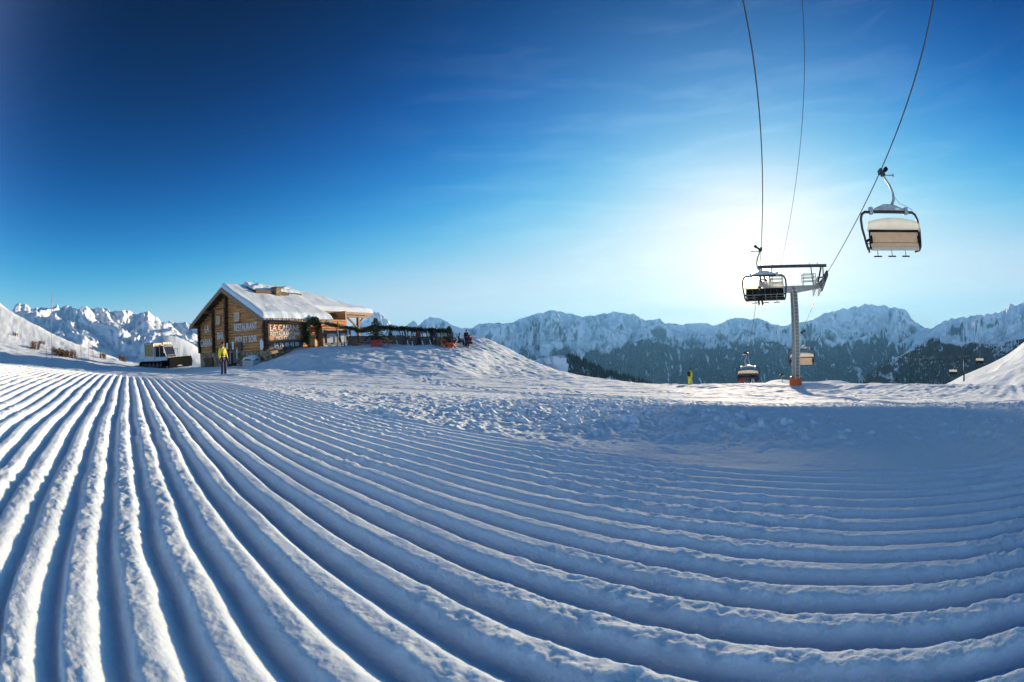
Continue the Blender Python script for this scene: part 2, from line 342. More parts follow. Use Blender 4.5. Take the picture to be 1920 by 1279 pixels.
# ------------------------------------------------------------------ mountains
def mountain(name, crest, R, depth, zfoot, amp, lam, seed, m, label, ncol=620, nrow=170, pw=1.15, jit=1.):
    az = []; el = []
    for p in crest: a, e = azel(*p); az.append(a); el.append(e)
    A = np.linspace(az[0], az[-1], ncol); E = np.interp(A, az, el)
    zc = R * np.tan(E) + 2.2 * jit * fbm(A * R / (lam * .12), A * 0 + seed, 3, seed) * lam * .01
    t = np.linspace(0, 1, nrow)[:, None]
    r = R * (1 - depth * (1 - t)) * np.ones_like(A)[None, :]
    x = r * np.sin(A); y = r * np.cos(A)
    wx = x / lam + .35 * fbm(x / lam * .8, y / lam * .8, 3, seed + 50); wy = y / lam + .35 * fbm(x / lam * .8 + 9, y / lam * .8, 3, seed + 60)
    rg = ridged(wx, wy, 7, seed + 10, .52)
    zs = _blur(zc[None, :], 1, ncol / 22.)[0]; k3 = t ** 3
    z = zfoot + ((zs[None, :] * (1 - k3) + zc[None, :] * k3) - zfoot) * t ** pw + amp * ((rg - .5) - (rg[-1:] - .5) * t ** 2.5) * sst(0, .12, t) + amp * .16 * fbm(wx * 6, wy * 6, 4, seed + 70, .6) * sst(0, .1, t) * (1 - t ** 8)
    lim = (zc[None, :] * (r / R)); z = np.minimum(z, lim + (1 - t) * 2)
    tb = np.linspace(0, 1, 14)[1:, None]; rb = R * (1 + depth * .6 * tb) * np.ones_like(A)[None, :]
    xb = rb * np.sin(A); yb = rb * np.cos(A); zb = zc[None, :] - (zc[None, :] - zfoot) * tb + amp * .5 * (ridged(xb / lam, yb / lam, 4, seed + 30) - .5) * np.sin(PI * tb)
    zb = np.minimum(zb, zc[None, :])
    P = np.concatenate([np.stack([x, y, z], -1), np.stack([xb, yb, zb], -1)], 0)
    o = grid_mesh(name, P, m); tag(o, label, kind='structure'); return o
CR_MAIN = [(560, 622), (640, 612), (660, 611), (676, 605), (691, 594), (702.5, 585), (714, 587), (723, 595), (734, 609), (759, 612), (766, 607), (775.6, 602), (785, 610), (792, 605), (798, 598), (811, 594), (822.5, 596.6), (837.5, 603), (852.5, 612.5), (864, 616), (879, 616), (892, 611), (905, 607), (920, 606), (935, 605), (942, 608), (947, 606), (954, 607), (972, 599), (990, 594), (1001, 589), (1010, 588), (1022, 584), (1039, 582.5), (1055, 585), (1072, 589), (1090, 594), (1110, 592), (1130, 589), (1150, 584), (1160, 586), (1170, 589), (1187, 588), (1201, 597), (1210, 600), (1237, 599), (1247, 606), (1265, 607), (1280, 609), (1300, 606), (1327, 606), (1340, 612), (1353, 605), (1360, 602), (1373, 597), (1384, 596), (1400, 598), (1420, 597.6), (1432, 600), (1444, 606.5), (1450, 609), (1456, 608), (1464, 612), (1473, 610), (1493, 604.5), (1509, 604), (1519, 601), (1530, 597), (1538, 592), (1547, 586), (1563, 585), (1573, 580.5), (1580, 577.6), (1589, 580.6), (1597, 576.6), (1613, 573.6), (1623, 571), (1635, 572), (1647, 573), (1657, 571.7), (1670, 578.6), (1682, 576), (1692, 579.6), (1702, 585.5), (1708, 595), (1718, 606), (1736, 616), (1760, 620), (1800, 628), (1860, 640)]
mountain('mountain_range', CR_MAIN, 6500, .42, -600, 520, 900, 5, mountain_mat('alpine', forest_top=-215, forest_fade=120), 'long snowy mountain range across the valley under the sun', ncol=1100, nrow=260)
mountain('mountain_ridge', [(1560, 760), (1620, 700), (1665, 660), (1700, 634), (1720, 624), (1738, 616), (1750, 616), (1766, 604), (1789, 597), (1817, 593), (1847, 589.5), (1874, 587), (1886, 575.6), (1894, 572.6), (1910, 572.6), (1920, 565), (1960, 550), (2010, 552), (2080, 560)], 4600, .42, -600, 220, 800, 17, mountain_mat('alpine_smooth', rock_lo=.3, rock_hi=.5, forest_top=-330, forest_fade=60), 'smooth blue snow ridge rising to the right edge')
mountain('mountain_spur', [(1080, 702), (1120, 684), (1160, 660), (1185, 645), (1200, 637), (1215, 632), (1235, 641), (1270, 653), (1300, 655), (1340, 655), (1400, 650), (1433, 641), (1446, 640), (1460, 643), (1480, 654), (1500, 664), (1530, 680), (1560, 696), (1600, 718), (1640, 740)], 4200, .3, -800, 240, 420, 27, mountain_mat('wooded_spur', forest_top=-95, forest_fade=60, scale=.006), 'dark wooded spur with snow gullies below the main range')
mountain('left_mountain', [(-200, 560), (-100, 575), (0, 590), (22, 584), (28, 575), (36, 569), (51.5, 572), (62, 581), (69, 577.5), (88, 576.5), (103, 574), (107, 571), (112.5, 575.6), (131, 575.6), (150, 577.5), (169, 577.5), (187.5, 577.5), (206, 581), (225, 583), (244, 582), (257, 590), (268, 589), (277.5, 581), (287, 589), (304, 604.7), (319, 604), (337.5, 605.6), (352.5, 604), (400, 606), (460, 612), (540, 618), (620, 626), (680, 640)], 2600, .62, -150, 90, 520, 37, mountain_mat('snowy_hills', rock_lo=.24, rock_hi=.44, forest_top=-400, forest_fade=40, scale=.008), 'rolling snowy mountain lit in patches behind the piste machine', ncol=700, nrow=240, pw=1.)
N1 = [(1606, 722), (1617, 717), (1629, 706), (1651, 688), (1678.5, 670.6), (1710, 656.8), (1730, 652.8), (1748, 641), (1758, 637), (1764, 641), (1797, 645), (1821, 641), (1857, 644), (1886, 639), (1906, 635), (1990, 630), (2080, 632)]
n1 = mountain('wooded_slope', N1, 1500, .5, -420, 70, 170, 47, mountain_mat('near_slope', rock=(.05, .055, .055), rock_lo=.72, rock_hi=.9, forest_top=-900, forest_fade=20, scale=.02), 'dark steep slope with snow patches behind the right hill', jit=.4)
NC = [(960, 700), (985, 684), (1012, 671), (1040, 667), (1060, 667), (1072, 669), (1085, 674), (1110, 685), (1135, 697.5), (1160, 705), (1185, 710), (1210, 719), (1240, 735)]
nc = mountain('wooded_hill', NC, 900, .5, -260, 30, 120, 57, mountain_mat('hill_snow', rock_lo=0, rock_hi=.1, forest_top=-900, scale=.02), 'low snowy hill with dark forest on its right flank', jit=.2, ncol=300, nrow=120)

# right hand snow hill, nearer than the wooded slope
def slope_hill(name, crest, R, depth, m, label, seed):
    az = [azel(*p)[0] for p in crest]; el = [azel(*p)[1] for p in crest]
    A = np.linspace(az[0], az[-1], 260); zc = R * np.tan(np.interp(A, az, el)); zc = _blur(zc[None, :], 1, 3.)[0]
    t = np.linspace(0, 1, 120)[:, None]; r = R * (1 - depth * (1 - t)) * np.ones_like(A)[None, :]
    x = r * np.sin(A); y = r * np.cos(A)
    zf = R * (1 - depth) * math.tan(azel(1800, 745)[1])
    z = zf + (zc[None, :] - zf) * np.sin(t * PI / 2) ** .9 + (.5 * fbm(x * .06, y * .06, 4, seed) + .9 * (ridged(x * .03, y * .05, 3, seed + 5) - .5)) * np.sin(PI * t)
    tb = np.linspace(0, 1, 8)[1:, None]; rb = R * (1 + .5 * tb) * np.ones_like(A)[None, :]
    P = np.concatenate([np.stack([x, y, z], -1), np.stack([rb * np.sin(A), rb * np.cos(A), zc[None, :] - 90 * tb ** 1.5], -1)], 0)
    return tag(grid_mesh(name, P, m), label, kind='structure')
slope_hill('snow_hill', [(1740, 735), (1777, 719), (1805, 704), (1857, 682), (1886, 667), (1906, 653), (1920, 641), (1950, 622), (2040, 590), (2120, 575)], 150, .45, SNOW, 'sunlit snow slope rising at the right edge', 3)
slope_hill('snow_bank', [(1760, 738), (1790, 722), (1830, 706), (1864.6, 696), (1920, 676), (1960, 664), (2040, 650), (2120, 640)], 100, .4, SNOW, 'nearer smooth snow bank in front of the right slope', 8)
# low humps of snow just past the rim
slope_hill('snow_hump', [(1405, 727), (1430, 720), (1445, 714), (1462, 711.5), (1480, 713), (1500, 716), (1530, 716), (1560, 713), (1580, 714), (1600, 720), (1630, 728)], 75, .3, SNOW, 'low humps of snow just beyond the rim by the lift tower', 13)

# ------------------------------------------------------------------ sky, sun, air
SUN_AZ, SUN_EL = azel(1415, 525)
sd = Vector((math.sin(SUN_AZ) * math.cos(SUN_EL), math.cos(SUN_AZ) * math.cos(SUN_EL), math.sin(SUN_EL)))
w = bpy.data.worlds.new('World'); scene.world = w; w.use_nodes = True; nt = w.node_tree; L = nt.links.new; N = nt.nodes.new
bg = nt.nodes['Background']; sky = N('ShaderNodeTexSky'); sky.sky_type = 'NISHITA'; sky.sun_disc = False
sky.sun_elevation = SUN_EL; sky.sun_rotation = SUN_AZ; sky.altitude = 2100; sky.air_density = .6; sky.dust_density = .3; sky.ozone_density = 2
tc = N('ShaderNodeTexCoord')
def vmath(op, a, b=None):
    n = N('ShaderNodeVectorMath'); n.operation = op
    for i, q in enumerate((a, b)):
        if q is None: continue
        if isinstance(q, tuple): n.inputs[i].default_value = q
        else: L(q, n.inputs[i])
    return n.outputs['Value'] if op == 'DOT_PRODUCT' else n.outputs[0]
def fmath(op, a, b=None):
    n = N('ShaderNodeMath'); n.operation = op
    for i, q in enumerate((a, b)):
        if q is None: continue
        if isinstance(q, (int, float)): n.inputs[i].default_value = q
        else: L(q, n.inputs[i])
    return n.outputs[0]
def scaled(v, colr): 
    n = N('ShaderNodeVectorMath'); n.operation = 'SCALE'; n.inputs[0].default_value = colr; L(v, n.inputs['Scale']); return n.outputs[0]
sp = N('ShaderNodeSeparateXYZ'); L(sky.outputs[0], sp.inputs[0]); cb = N('ShaderNodeCombineXYZ')
for i, (g_, t_) in enumerate(zip(SKY_POW, SKY_TINT)):            # deep polarised blue overhead
    L(fmath('MULTIPLY', fmath('POWER', sp.outputs[i], g_), t_), cb.inputs[i])
sky_c = vmath('DIVIDE', cb.outputs[0], vmath('ADD', vmath('MULTIPLY', cb.outputs[0], SKY_SOFT), (1., 1., 1.)))
mxm_o = fmath('MAXIMUM', vmath('DOT_PRODUCT', tc.outputs['Generated'], tuple(sd)), 0.)
prev = sky_c
for pw, colr in GLOW: prev = vmath('ADD', prev, scaled(fmath('POWER', mxm_o, pw), colr))     # bright air round the sun
dz = N('ShaderNodeSeparateXYZ'); L(tc.outputs['Generated'], dz.inputs[0])
prev = vmath('ADD', prev, scaled(fmath('EXPONENT', fmath('MULTIPLY', fmath('ABSOLUTE', dz.outputs[2]), -6.4)), SKY_HOR))
# fill glow added to the sky opposite the sun, brightens faces towards the camera
anti_fill = fmath('POWER', fmath('MAXIMUM', vmath('DOT_PRODUCT', tc.outputs['Generated'], (-math.sin(SUN_AZ + .25), -math.cos(SUN_AZ + .25), -.05)), 0.), 6.)
prev = vmath('ADD', vmath('MULTIPLY', prev, SKY_GAIN), scaled(anti_fill, ANTI_FILL))
# thin cirrus
mp = N('ShaderNodeMapping'); mp.inputs['Scale'].default_value = (1.6, 1.6, 11); mp.inputs['Rotation'].default_value = (rad(8), rad(-6), 0); L(tc.outputs['Generated'], mp.inputs[0])
cn = N('ShaderNodeTexNoise'); cn.inputs['Scale'].default_value = 2.2; cn.inputs['Detail'].default_value = 7; cn.inputs['Roughness'].default_value = .55; cn.inputs['Distortion'].default_value = .6; L(mp.outputs[0], cn.inputs[0])
cr = N('ShaderNodeMapRange'); cr.inputs[1].default_value = .46; cr.inputs[2].default_value = .8; cr.inputs[3].default_value = 0; cr.inputs[4].default_value = CIRRUS; L(cn.outputs[0], cr.inputs[0])
prev = vmath('ADD', prev, scaled(fmath('MULTIPLY', cr.outputs[0], fmath('POWER', mxm_o, 4.)), (1., .97, .93)))
k_ = 1 / (2 ** EXPOSURE * SKY_STRENGTH)
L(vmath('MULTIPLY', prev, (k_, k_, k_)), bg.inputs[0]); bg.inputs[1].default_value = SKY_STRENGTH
sl = bpy.data.lights.new('sun', 'SUN'); sl.energy = SUN_E; sl.angle = rad(1.3); sl.color = (1, .81, .59); so = bpy.data.objects.new('sun', sl); COL.objects.link(so)
so.rotation_euler = (-sd).to_track_quat('-Z', 'Y').to_euler()
hz = MB().box((0, 3000, -220), (20000, 13400, 1180)); hm = bpy.data.materials.new('haze'); hm.use_nodes = True; hn = hm.node_tree
hn.nodes.remove(hn.nodes['Principled BSDF']); pv = hn.nodes.new('ShaderNodeVolumePrincipled'); pv.inputs['Density'].default_value = HAZE; pv.inputs['Color'].default_value = HAZE_COL; pv.inputs['Anisotropy'].default_value = .2
hn.links.new(pv.outputs[0], hn.nodes['Material Output'].inputs['Volume'])
ho = hz.build('haze', hm); tag(ho, 'thin blue air in front of the far mountains', kind='stuff'); ho.display_type = 'WIRE'
scene.view_settings.view_transform = 'Standard'; scene.view_settings.look = 'None'; scene.view_settings.gamma = 1; scene.view_settings.exposure = EXPOSURE
scene.cycles.use_denoising = True; scene.cycles.use_adaptive_sampling = True; scene.cycles.adaptive_threshold = .02; scene.cycles.adaptive_min_samples = 16; scene.cycles.max_bounces = 6; scene.cycles.diffuse_bounces = 4; scene.cycles.volume_bounces = 0; scene.cycles.sample_clamp_indirect = 8
# ------------------------------------------------------------------ common materials
def M_(k):
    P = {
     'wood':      lambda: mat('wood', (.27, .125, .05), .7, var=.55, vscale=2.2, stretch=(.35, .35, 5), bump=.5, bscale=6, col2=(.18, .075, .03)),
     'log':       lambda: mat('log', (.74, .33, .105), .7, var=.5, vscale=1.6, stretch=(.5, .5, 6), bump=.5, bscale=8, col2=(.30, .13, .05)),
     'dark_log':  lambda: mat('dark_log', (.13, .065, .032), .75, var=.6, vscale=5, bump=.5),
     'plank':     lambda: mat('plank', (.62, .31, .115), .65, var=.45, vscale=2, stretch=(.4, .4, 8), bump=.4, col2=(.36, .16, .06)),
     'fascia':    lambda: mat('fascia', (.34, .20, .11), .7, var=.4, vscale=3, stretch=(3, .5, 3), bump=.3),
     'grey_board':lambda: mat('grey_board', (.13, .115, .11), .8, var=.35, vscale=3, stretch=(.4, .4, 8)),
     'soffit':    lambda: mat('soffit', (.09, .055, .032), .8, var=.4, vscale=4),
     'stone':     lambda: stone_mat(),
     'white':     lambda: mat('white_paint', (.80, .79, .77), .5, var=.08, vscale=9),
     'glass':     lambda: mat('dark_glass', (.02, .025, .03), .08, spec=.6),
     'steel':     lambda: mat('steel', (.40, .37, .33), .5, .35, var=.25, vscale=3),
     'dark_steel':lambda: mat('dark_steel', (.055, .06, .065), .5, .4, var=.25, vscale=4),
     'rubber':    lambda: mat('rubber', (.02, .02, .022), .9, var=.4, vscale=9, spec=.08),
     'pine':      lambda: mat('pine_needles', (.035, .062, .028), .8, var=.6, vscale=5),
     'bark':      lambda: mat('bark', (.10, .06, .035), .9, var=.5, vscale=8),
     'shrub':     lambda: mat('dry_shrub', (.22, .105, .045), .9, var=.7, vscale=3),
     'skin':      lambda: mat('skin', (.52, .30, .21), .6),
    }
    return P[k]()
def stone_mat():
    if 'stone' in MATS: return MATS['stone']
    m = mat('stone', (.30, .24, .17), .9); nt = m.node_tree; p = nt.nodes['Principled BSDF']; N = nt.nodes.new; L = nt.links.new
    tc = N('ShaderNodeTexCoord'); v = N('ShaderNodeTexVoronoi'); v.inputs['Scale'].default_value = 4.2; L(tc.outputs['Object'], v.inputs['Vector'])
    e = N('ShaderNodeTexVoronoi'); e.feature = 'DISTANCE_TO_EDGE'; e.inputs['Scale'].default_value = 4.2; L(tc.outputs['Object'], e.inputs['Vector'])
    c = N('ShaderNodeValToRGB'); c.color_ramp.elements[0].color = (.2, .13, .075, 1); c.color_ramp.elements[1].color = (.52, .38, .25, 1); s = N('ShaderNodeSeparateColor'); L(v.outputs['Color'], s.inputs[0]); L(s.outputs[0], c.inputs[0])
    r = N('ShaderNodeMapRange'); r.inputs[1].default_value = 0; r.inputs[2].default_value = .07; L(e.outputs['Distance'], r.inputs[0])
    mx = N('ShaderNodeMix'); mx.data_type = 'RGBA'; mx.inputs[6].default_value = (.10, .085, .07, 1); L(r.outputs[0], mx.inputs[0]); L(c.outputs[0], mx.inputs[7]); L(mx.outputs[2], p.inputs['Base Color'])
    b = N('ShaderNodeBump'); b.inputs['Strength'].default_value = .8; b.inputs['Distance'].default_value = .05; L(r.outputs[0], b.inputs['Height']); L(b.outputs[0], p.inputs['Normal'])
    return m
def paint(name, col, rough=.5, **k): return mat(name, col, rough, var=k.pop('var', .12), vscale=k.pop('vscale', 8), **k)

# ------------------------------------------------------------------ log cabin
S = .857; RC = 36.; PSI = .239; AZC = -.579; EAVE = 2.494 * S; CW = 13.583 * S; RISE = 3.617 * S; ZB = -2.15
CX, CY = RC * math.sin(AZC), RC * math.cos(AZC)
def hut(x, y, z=0): return Vector((CX + x * math.cos(PSI) + y * math.sin(PSI), CY - x * math.sin(PSI) + y * math.cos(PSI), ZB + z))
def hut_rz(): return -PSI
EH = EAVE - ZB; HALF = CW / 2; SL = RISE / HALF
def roof_z(a): return EH + SL * (a if a <= HALF else CW - a)
cabin = empty('log_cabin', hut(0, 0), -PSI, 'brown log cabin restaurant with snow covered roof and white lettering', 'building')
FY = .85; RX = -.45; LX = -(CW - .45); BY = 13.0; SB = 1.66           # walls: front at y=FY, right at x=RX, stone base height
mb = MB()
mb.box(((RX + LX) / 2 - .04, (FY + BY) / 2 + .06, SB / 2 - .6), (RX - LX - .12, BY - FY - .1, SB + 1.2)); mb.build('stone_base', M_('stone'), cabin)
mb = MB(); LH = .235
def logbar(p, q, rv, ro, dirn):                 # one rounded log, rv vertical radius, ro bulge outwards
    n = 8; vs = []; fs = []
    for e in (p, q):
        for k in range(n):
            t = 2 * PI * k / n + PI / 8
            vs.append(Vector(e) + Vector(dirn) * math.cos(t) * ro + Vector((0, 0, 1)) * math.sin(t) * rv)
    for k in range(n): fs.append((k, (k + 1) % n, n + (k + 1) % n, n + k))
    fs += [tuple(range(n))[::-1], tuple(range(n, 2 * n))]; mb.add(vs, fs)
z = SB + LH / 2; i = 0
while z < EH + RISE - .45:
    lo = LX; hi = RX
    lim = (z + .28 - EH) / SL
    if lim > .45: lo = -(CW - lim); hi = -lim
    j = rng.uniform(-.015, .015)
    logbar((lo, FY + .14 + j, z), (hi, FY + .14 + j, z), LH * .53, .14, (0, 1, 0))
    if z < EH + .05: logbar((RX - .14 + j, FY + .02, z + LH * .5), (RX - .14 + j, BY, z + LH * .5), LH * .53, .14, (1, 0, 0)); logbar((LX + .14 + j, FY + .02, z + LH * .5), (LX + .14 + j, BY, z + LH * .5), LH * .53, .14, (1, 0, 0))
    z += LH
mb.box(((RX + LX) / 2, BY + .05, (SB + EH + 1) / 2), (RX - LX - .3, .2, EH + 1 - SB)); mb.build('log_wall', M_('log'), cabin)
for px_, dep in ((-8.25, .30), (-6.0, .36), (-10.9, .26), (-.62, .26)):
    z = SB + LH / 2 + .02
    top = min(roof_z(-px_) - .35, 99)
    mb = MB()                                     # crossing log ends stacked into a dark post
    while z < top:
        wv = rng.uniform(-.04, .04); mb.tube([(px_, FY + .2, z), (px_ + .01, FY - dep + wv, z)], .125, 8); z += LH
    mb.build('log_end_post', M_('dark_log'), cabin)
mb = MB()                                         # log ends on the long side
z = SB + LH
while z < EH - .1: mb.tube([(RX - .2, FY + .12, z), (RX + .24 + rng.uniform(-.03, .03), FY + .12, z)], .12, 8); z += LH
mb.build('log_end_post', M_('dark_log'), cabin)
# roof
L1, L3, LR, A2 = 9.8, 20.8, 12.2, 2.0
TH = .2
roof = empty('roof', (0, 0, 0)); roof.parent = cabin
def P3(a, y, dz=0): return (-a, y, roof_z(a) + dz)
mb = MB()
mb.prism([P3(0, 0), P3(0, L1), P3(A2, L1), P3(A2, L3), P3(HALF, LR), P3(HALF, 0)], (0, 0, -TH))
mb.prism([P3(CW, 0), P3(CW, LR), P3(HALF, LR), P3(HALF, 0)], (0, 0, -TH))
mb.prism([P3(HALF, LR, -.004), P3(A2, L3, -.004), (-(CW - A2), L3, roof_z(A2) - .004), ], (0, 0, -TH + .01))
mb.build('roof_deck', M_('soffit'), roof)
mb = MB()
for (a0, a1) in ((-.03, HALF), (CW + .03, HALF)):
    p = Vector((-a0, -.05, EH + SL * (a0 if a0 < HALF else CW - a0))); q = Vector((-a1, -.05, EH + RISE))
    mb.prism([p + Vector((0, 0, .03)), q + Vector((0, 0, .03)), q + Vector((0, 0, -.36)), p + Vector((0, 0, -.33))], (0, .09, 0))
mb.build('barge_board', M_('fascia'), roof)
mb = MB(); mb.bar((.03, -.03, EH - .12), (.03, L1, EH - .12), .06, .24); mb.bar((-A2 + .04, L1 + .05, roof_z(A2) - .14), (-A2 + .04, L3 + .03, roof_z(A2) - .14), .07, .28)
mb.build('eave_board', M_('fascia'), roof)
mb = MB(); mb.tube([(.13, 0, EH - .2), (.13, L1, EH - .26)], .075, 8); mb.build('gutter', M_('grey_board'), roof, True)
for a in (.6, 2.9, HALF, CW - 2.9, CW - .6): MB().bar((-a, .06, roof_z(a) - .36), (-a, 1.2, roof_z(a) - .36), .24, .28).build('purlin', M_('wood'), roof)
for k in range(9): MB().bar((-.12, 1.4 + k * 1.0, EH - .22), (-1.0, 1.4 + k * 1.0, EH + .18), .12, .16).build('rafter', M_('wood'), roof)
def snow_patch(name, a0, a1, ymax, na, ny, parent, thick=.4, y0=.03, seed=1, edges='0123'):
    A = np.linspace(a0, a1, na)[:, None] * np.ones((1, ny)); T = np.linspace(0, 1, ny)[None, :]
    Y = y0 + T * (np.vectorize(ymax)(A) - y0)
    zr = np.where(A <= HALF, EH + SL * A, EH + SL * (CW - A))
    th = thick * (1 + .22 * fbm(A * .35, Y * .3, 2, seed) + .035 * fbm(A * 1.6, Y * 1.6, 3, seed + 4) + .02 * fbm(A * 6, Y * 6, 2, seed + 8))
    dy = np.minimum(Y - y0, np.vectorize(ymax)(A) - Y); da = np.full_like(A, 9.)
    if '0' in edges: da = np.minimum(da, A - a0)
    if '1' in edges: da = np.minimum(da, a1 - A)
    rnd = np.sqrt(np.clip(np.minimum(dy, da) / .22, 0, 1)); z = zr + .012 + th * (.30 + .70 * rnd)
    X = -A
    if '0' in edges and a0 < 1: X = X + np.exp(-(A - a0) / .22) * (.08 + .11 * fbm(Y * .4, Y * 0 + seed, 4, seed + 11, .6)); z = z - np.exp(-(A - a0) / .12) * .05
    P = np.stack([X, Y, z], -1)
    B = P.copy(); B[..., 2] = zr + .008                        # close the rim down to the boards
    top = np.concatenate([B[:1], P, B[-1:]], 0)
    l = top[:, :1].copy(); r = top[:, -1:].copy()
    for e in (l, r):
        e[1:-1, :, 2] = (np.where(e[1:-1, :, 0] >= -HALF, EH - SL * e[1:-1, :, 0], EH + SL * (CW + e[1:-1, :, 0]))) + .008
    return grid_mesh(name, np.concatenate([l, top, r], 1), SNOW, parent)
snow_patch('roof_snow', 0.02, A2 + .02, lambda a: L1 - .02, 30, 110, roof, .46, seed=3, edges='0')
snow_patch('roof_snow', A2 + .02, HALF + .02, lambda a: L3 - (a - A2) / (HALF - A2) * (L3 - LR) - .02, 46, 170, roof, .46, seed=3, edges='')
snow_patch('roof_snow', HALF + .02, CW - .05, lambda a: LR - .02, 40, 60, roof, .34, seed=9, edges='1')
mb = MB()                                         # icicles and ragged snow lip under the eave
for k in range(46):
    y = rng.uniform(.1, L1 - .1); l = rng.uniform(.05, .32); mb.tube([(.06 + rng.uniform(-.02, .05), y, EH + .02), (.07, y, EH - .04 - l)], [.03, .004], 5)
mb.build('icicles', mat('ice', (.75, .82, .86), .15, spec=.5), roof, True)['kind'] = 'stuff'
# raised lantern on the ridge
lan = empty('roof_lantern', (0, 0, 0)); lan.parent = roof
zt = EH + RISE - .42
mb = MB(); mb.box((-HALF, 5.9, zt - .1), (2.3, 5.4, .9)); mb.build('lantern_wall', M_('dark_log'), lan)
mb = MB(); mb.prism([(-HALF, 2.7, zt + .86), (-HALF + 1.5, 2.7, zt + .22), (-HALF + 1.5, 2.7, zt + .12), (-HALF, 2.7, zt + .74), (-HALF - 1.5, 2.7, zt + .12), (-HALF - 1.5, 2.7, zt + .22)], (0, 7.4, 0)); mb.build('lantern_roof', M_('soffit'), lan)
A = np.linspace(-1.42, 1.42, 30)[:, None] * np.ones((1, 80)); Y = 2.8 + 7.2 * np.linspace(0, 1, 80)[None, :] * np.ones((30, 1))
zl = zt + .87 - .43 * np.abs(A); thk = .26 * (1 + .5 * fbm(A * 1.5, Y * .8, 3, 5)) * np.sqrt(np.clip(np.minimum(1.42 - np.abs(A), np.minimum(Y - 2.8, 10 - Y)) / .3, 0.02, 1))
P = np.stack([-HALF + A, Y, zl + thk], -1); grid_mesh('lantern_snow', P, SNOW, lan)
ch = empty('chimney', (0, 0, 0)); ch.parent = roof
mb = MB(); mb.box((-HALF + 1.75, 5.9, zt + .0), (.62, .7, 1.1)); mb.build('chimney_stack', M_('stone'), ch)
mb = MB(); mb.box((-HALF + 1.75, 5.9, zt + .6), (.8, .9, .1)); mb.build('chimney_cap', M_('grey_board'), ch)
mb = MB(); mb.bar((-HALF + 1.62, 2.9, zt + .06), (-HALF + 1.62, 5.4, zt + .06), .5, .4); mb.bar((-HALF + 1.7, 6.4, zt + .02), (-HALF + 1.7, 7.6, zt + .02), .4, .3); mb.build('ridge_box', M_('dark_log'), roof)
# windows in the gable
def window(parent, c, wd, ht, axis='y'):
    fr = MB(); x, y, z = c; t = .09
    for sx in (-1, 1): fr.box((x + sx * wd / 2, y, z), (t, .12, ht + t))
    for sz in (-1, 1): fr.box((x, y, z + sz * ht / 2), (wd - t, .12, t))
    fr.box((x, y, z), (.035, .08, ht - t)); f = fr.build('window', mat('pale_frame', (.80, .60, .36), .6, var=.15), parent)
    MB().box((x, y + .03, z), (wd - t, .03, ht - t)).build('pane', mat('pale_pane', (.42, .45, .47), .15, spec=.6), f)
    s = MB(); s.box((x, y - .04, z - ht / 2 - .1), (wd + .3, .2, .06)); s.build('sill', M_('fascia'), f)
window(cabin, (-7.35, FY - .09, 4.62), .5, .66); window(cabin, (-4.35, FY - .09, 4.7), .66, .66)
# openings in the stone base
mb = MB(); mb.box((-9.5, FY + .06, .55), (1.5, .1, 1.3)); mb.build('cellar_door', M_('dark_log'), cabin)
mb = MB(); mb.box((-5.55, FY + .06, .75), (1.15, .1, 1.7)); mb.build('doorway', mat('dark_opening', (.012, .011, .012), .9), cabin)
# lettering
def text(name, s, w, h, pos, rot, m, parent, tilt=0.):
    cu = bpy.data.curves.new('text', 'FONT'); cu.body = s; cu.align_x = 'CENTER'; cu.align_y = 'CENTER'; cu.extrude = .02; cu.offset = .0; cu.resolution_u = 3
    o = bpy.data.objects.new('text', cu); COL.objects.link(o); bpy.context.view_layer.update()
    me = bpy.data.meshes.new_from_object(o.evaluated_get(bpy.context.evaluated_depsgraph_get())); bpy.data.objects.remove(o)
    v = np.array([q.co[:] for q in me.vertices]); lo = v.min(0); hi = v.max(0); v = (v - (lo + hi) / 2) / np.maximum(hi - lo, 1e-6) * [w, h, .04]
    v[:, 1] += v[:, 0] * tilt
    me.vertices.foreach_set('co', v.reshape(-1).astype(np.float32)); me.update()
    t = link(name, me, parent, m); t.location = pos; t.rotation_euler = rot; return t
LET = mat('white_letters', (.90, .88, .84), .6)
fr = (PI / 2, 0, 0); yl = FY - .035
text('lettering', 'RESTAURANT', 3.25, .62, (-3.2, yl, 3.78), fr, LET, cabin)
text('lettering', 'MIDI ET SOIR', 3.1, .56, (-3.2, yl, 2.72), fr, LET, cabin)
text('lettering', 'BAR', 1.05, .66, (-7.1, yl, 3.18), fr, LET, cabin)
text('lettering', 'LA', .78, .7, (-9.45, yl, 3.95), fr, LET, cabin)
text('lettering', 'CABANE', 2.45, .68, (-9.55, yl, 2.62), fr, LET, cabin)
sr = (PI / 2, 0, PI / 2); xs = RX + .035
text('lettering', 'LA CABANE', 3.9, .5, (xs, 3.25, 3.55), sr, LET, cabin)
sb = MB(); sb.box((RX + .03, 3.2, 2.86), (.05, 4.3, .72)); sb.build('sign_board', M_('plank'), cabin)
text('lettering', 'RESTAURANT BAR', 3.95, .34, (RX + .085, 3.25, 3.02), sr, LET, cabin)
text('lettering', 'MIDI ET SOIR', 2.6, .27, (RX + .085, 3.25, 2.66), sr, LET, cabin)
sb = MB(); sb.box((RX + .035, 3.3, 2.08), (.06, 4.6, .72)); sb.build('sign_board', M_('grey_board'), cabin)
text('lettering', '04 76 80 42 88', 3.3, .34, (RX + .095, 3.35, 2.1), sr, LET, cabin)
# wall lamp and service boxes on the gable
for (x, z, wd, ht) in ((-5.15, 2.05, .45, .6), (-4.05, 2.15, .6, .75)):
    MB().box((x, FY - .06, z), (wd, .12, ht)).build('shutter', M_('grey_board'), cabin, bevel=.01)
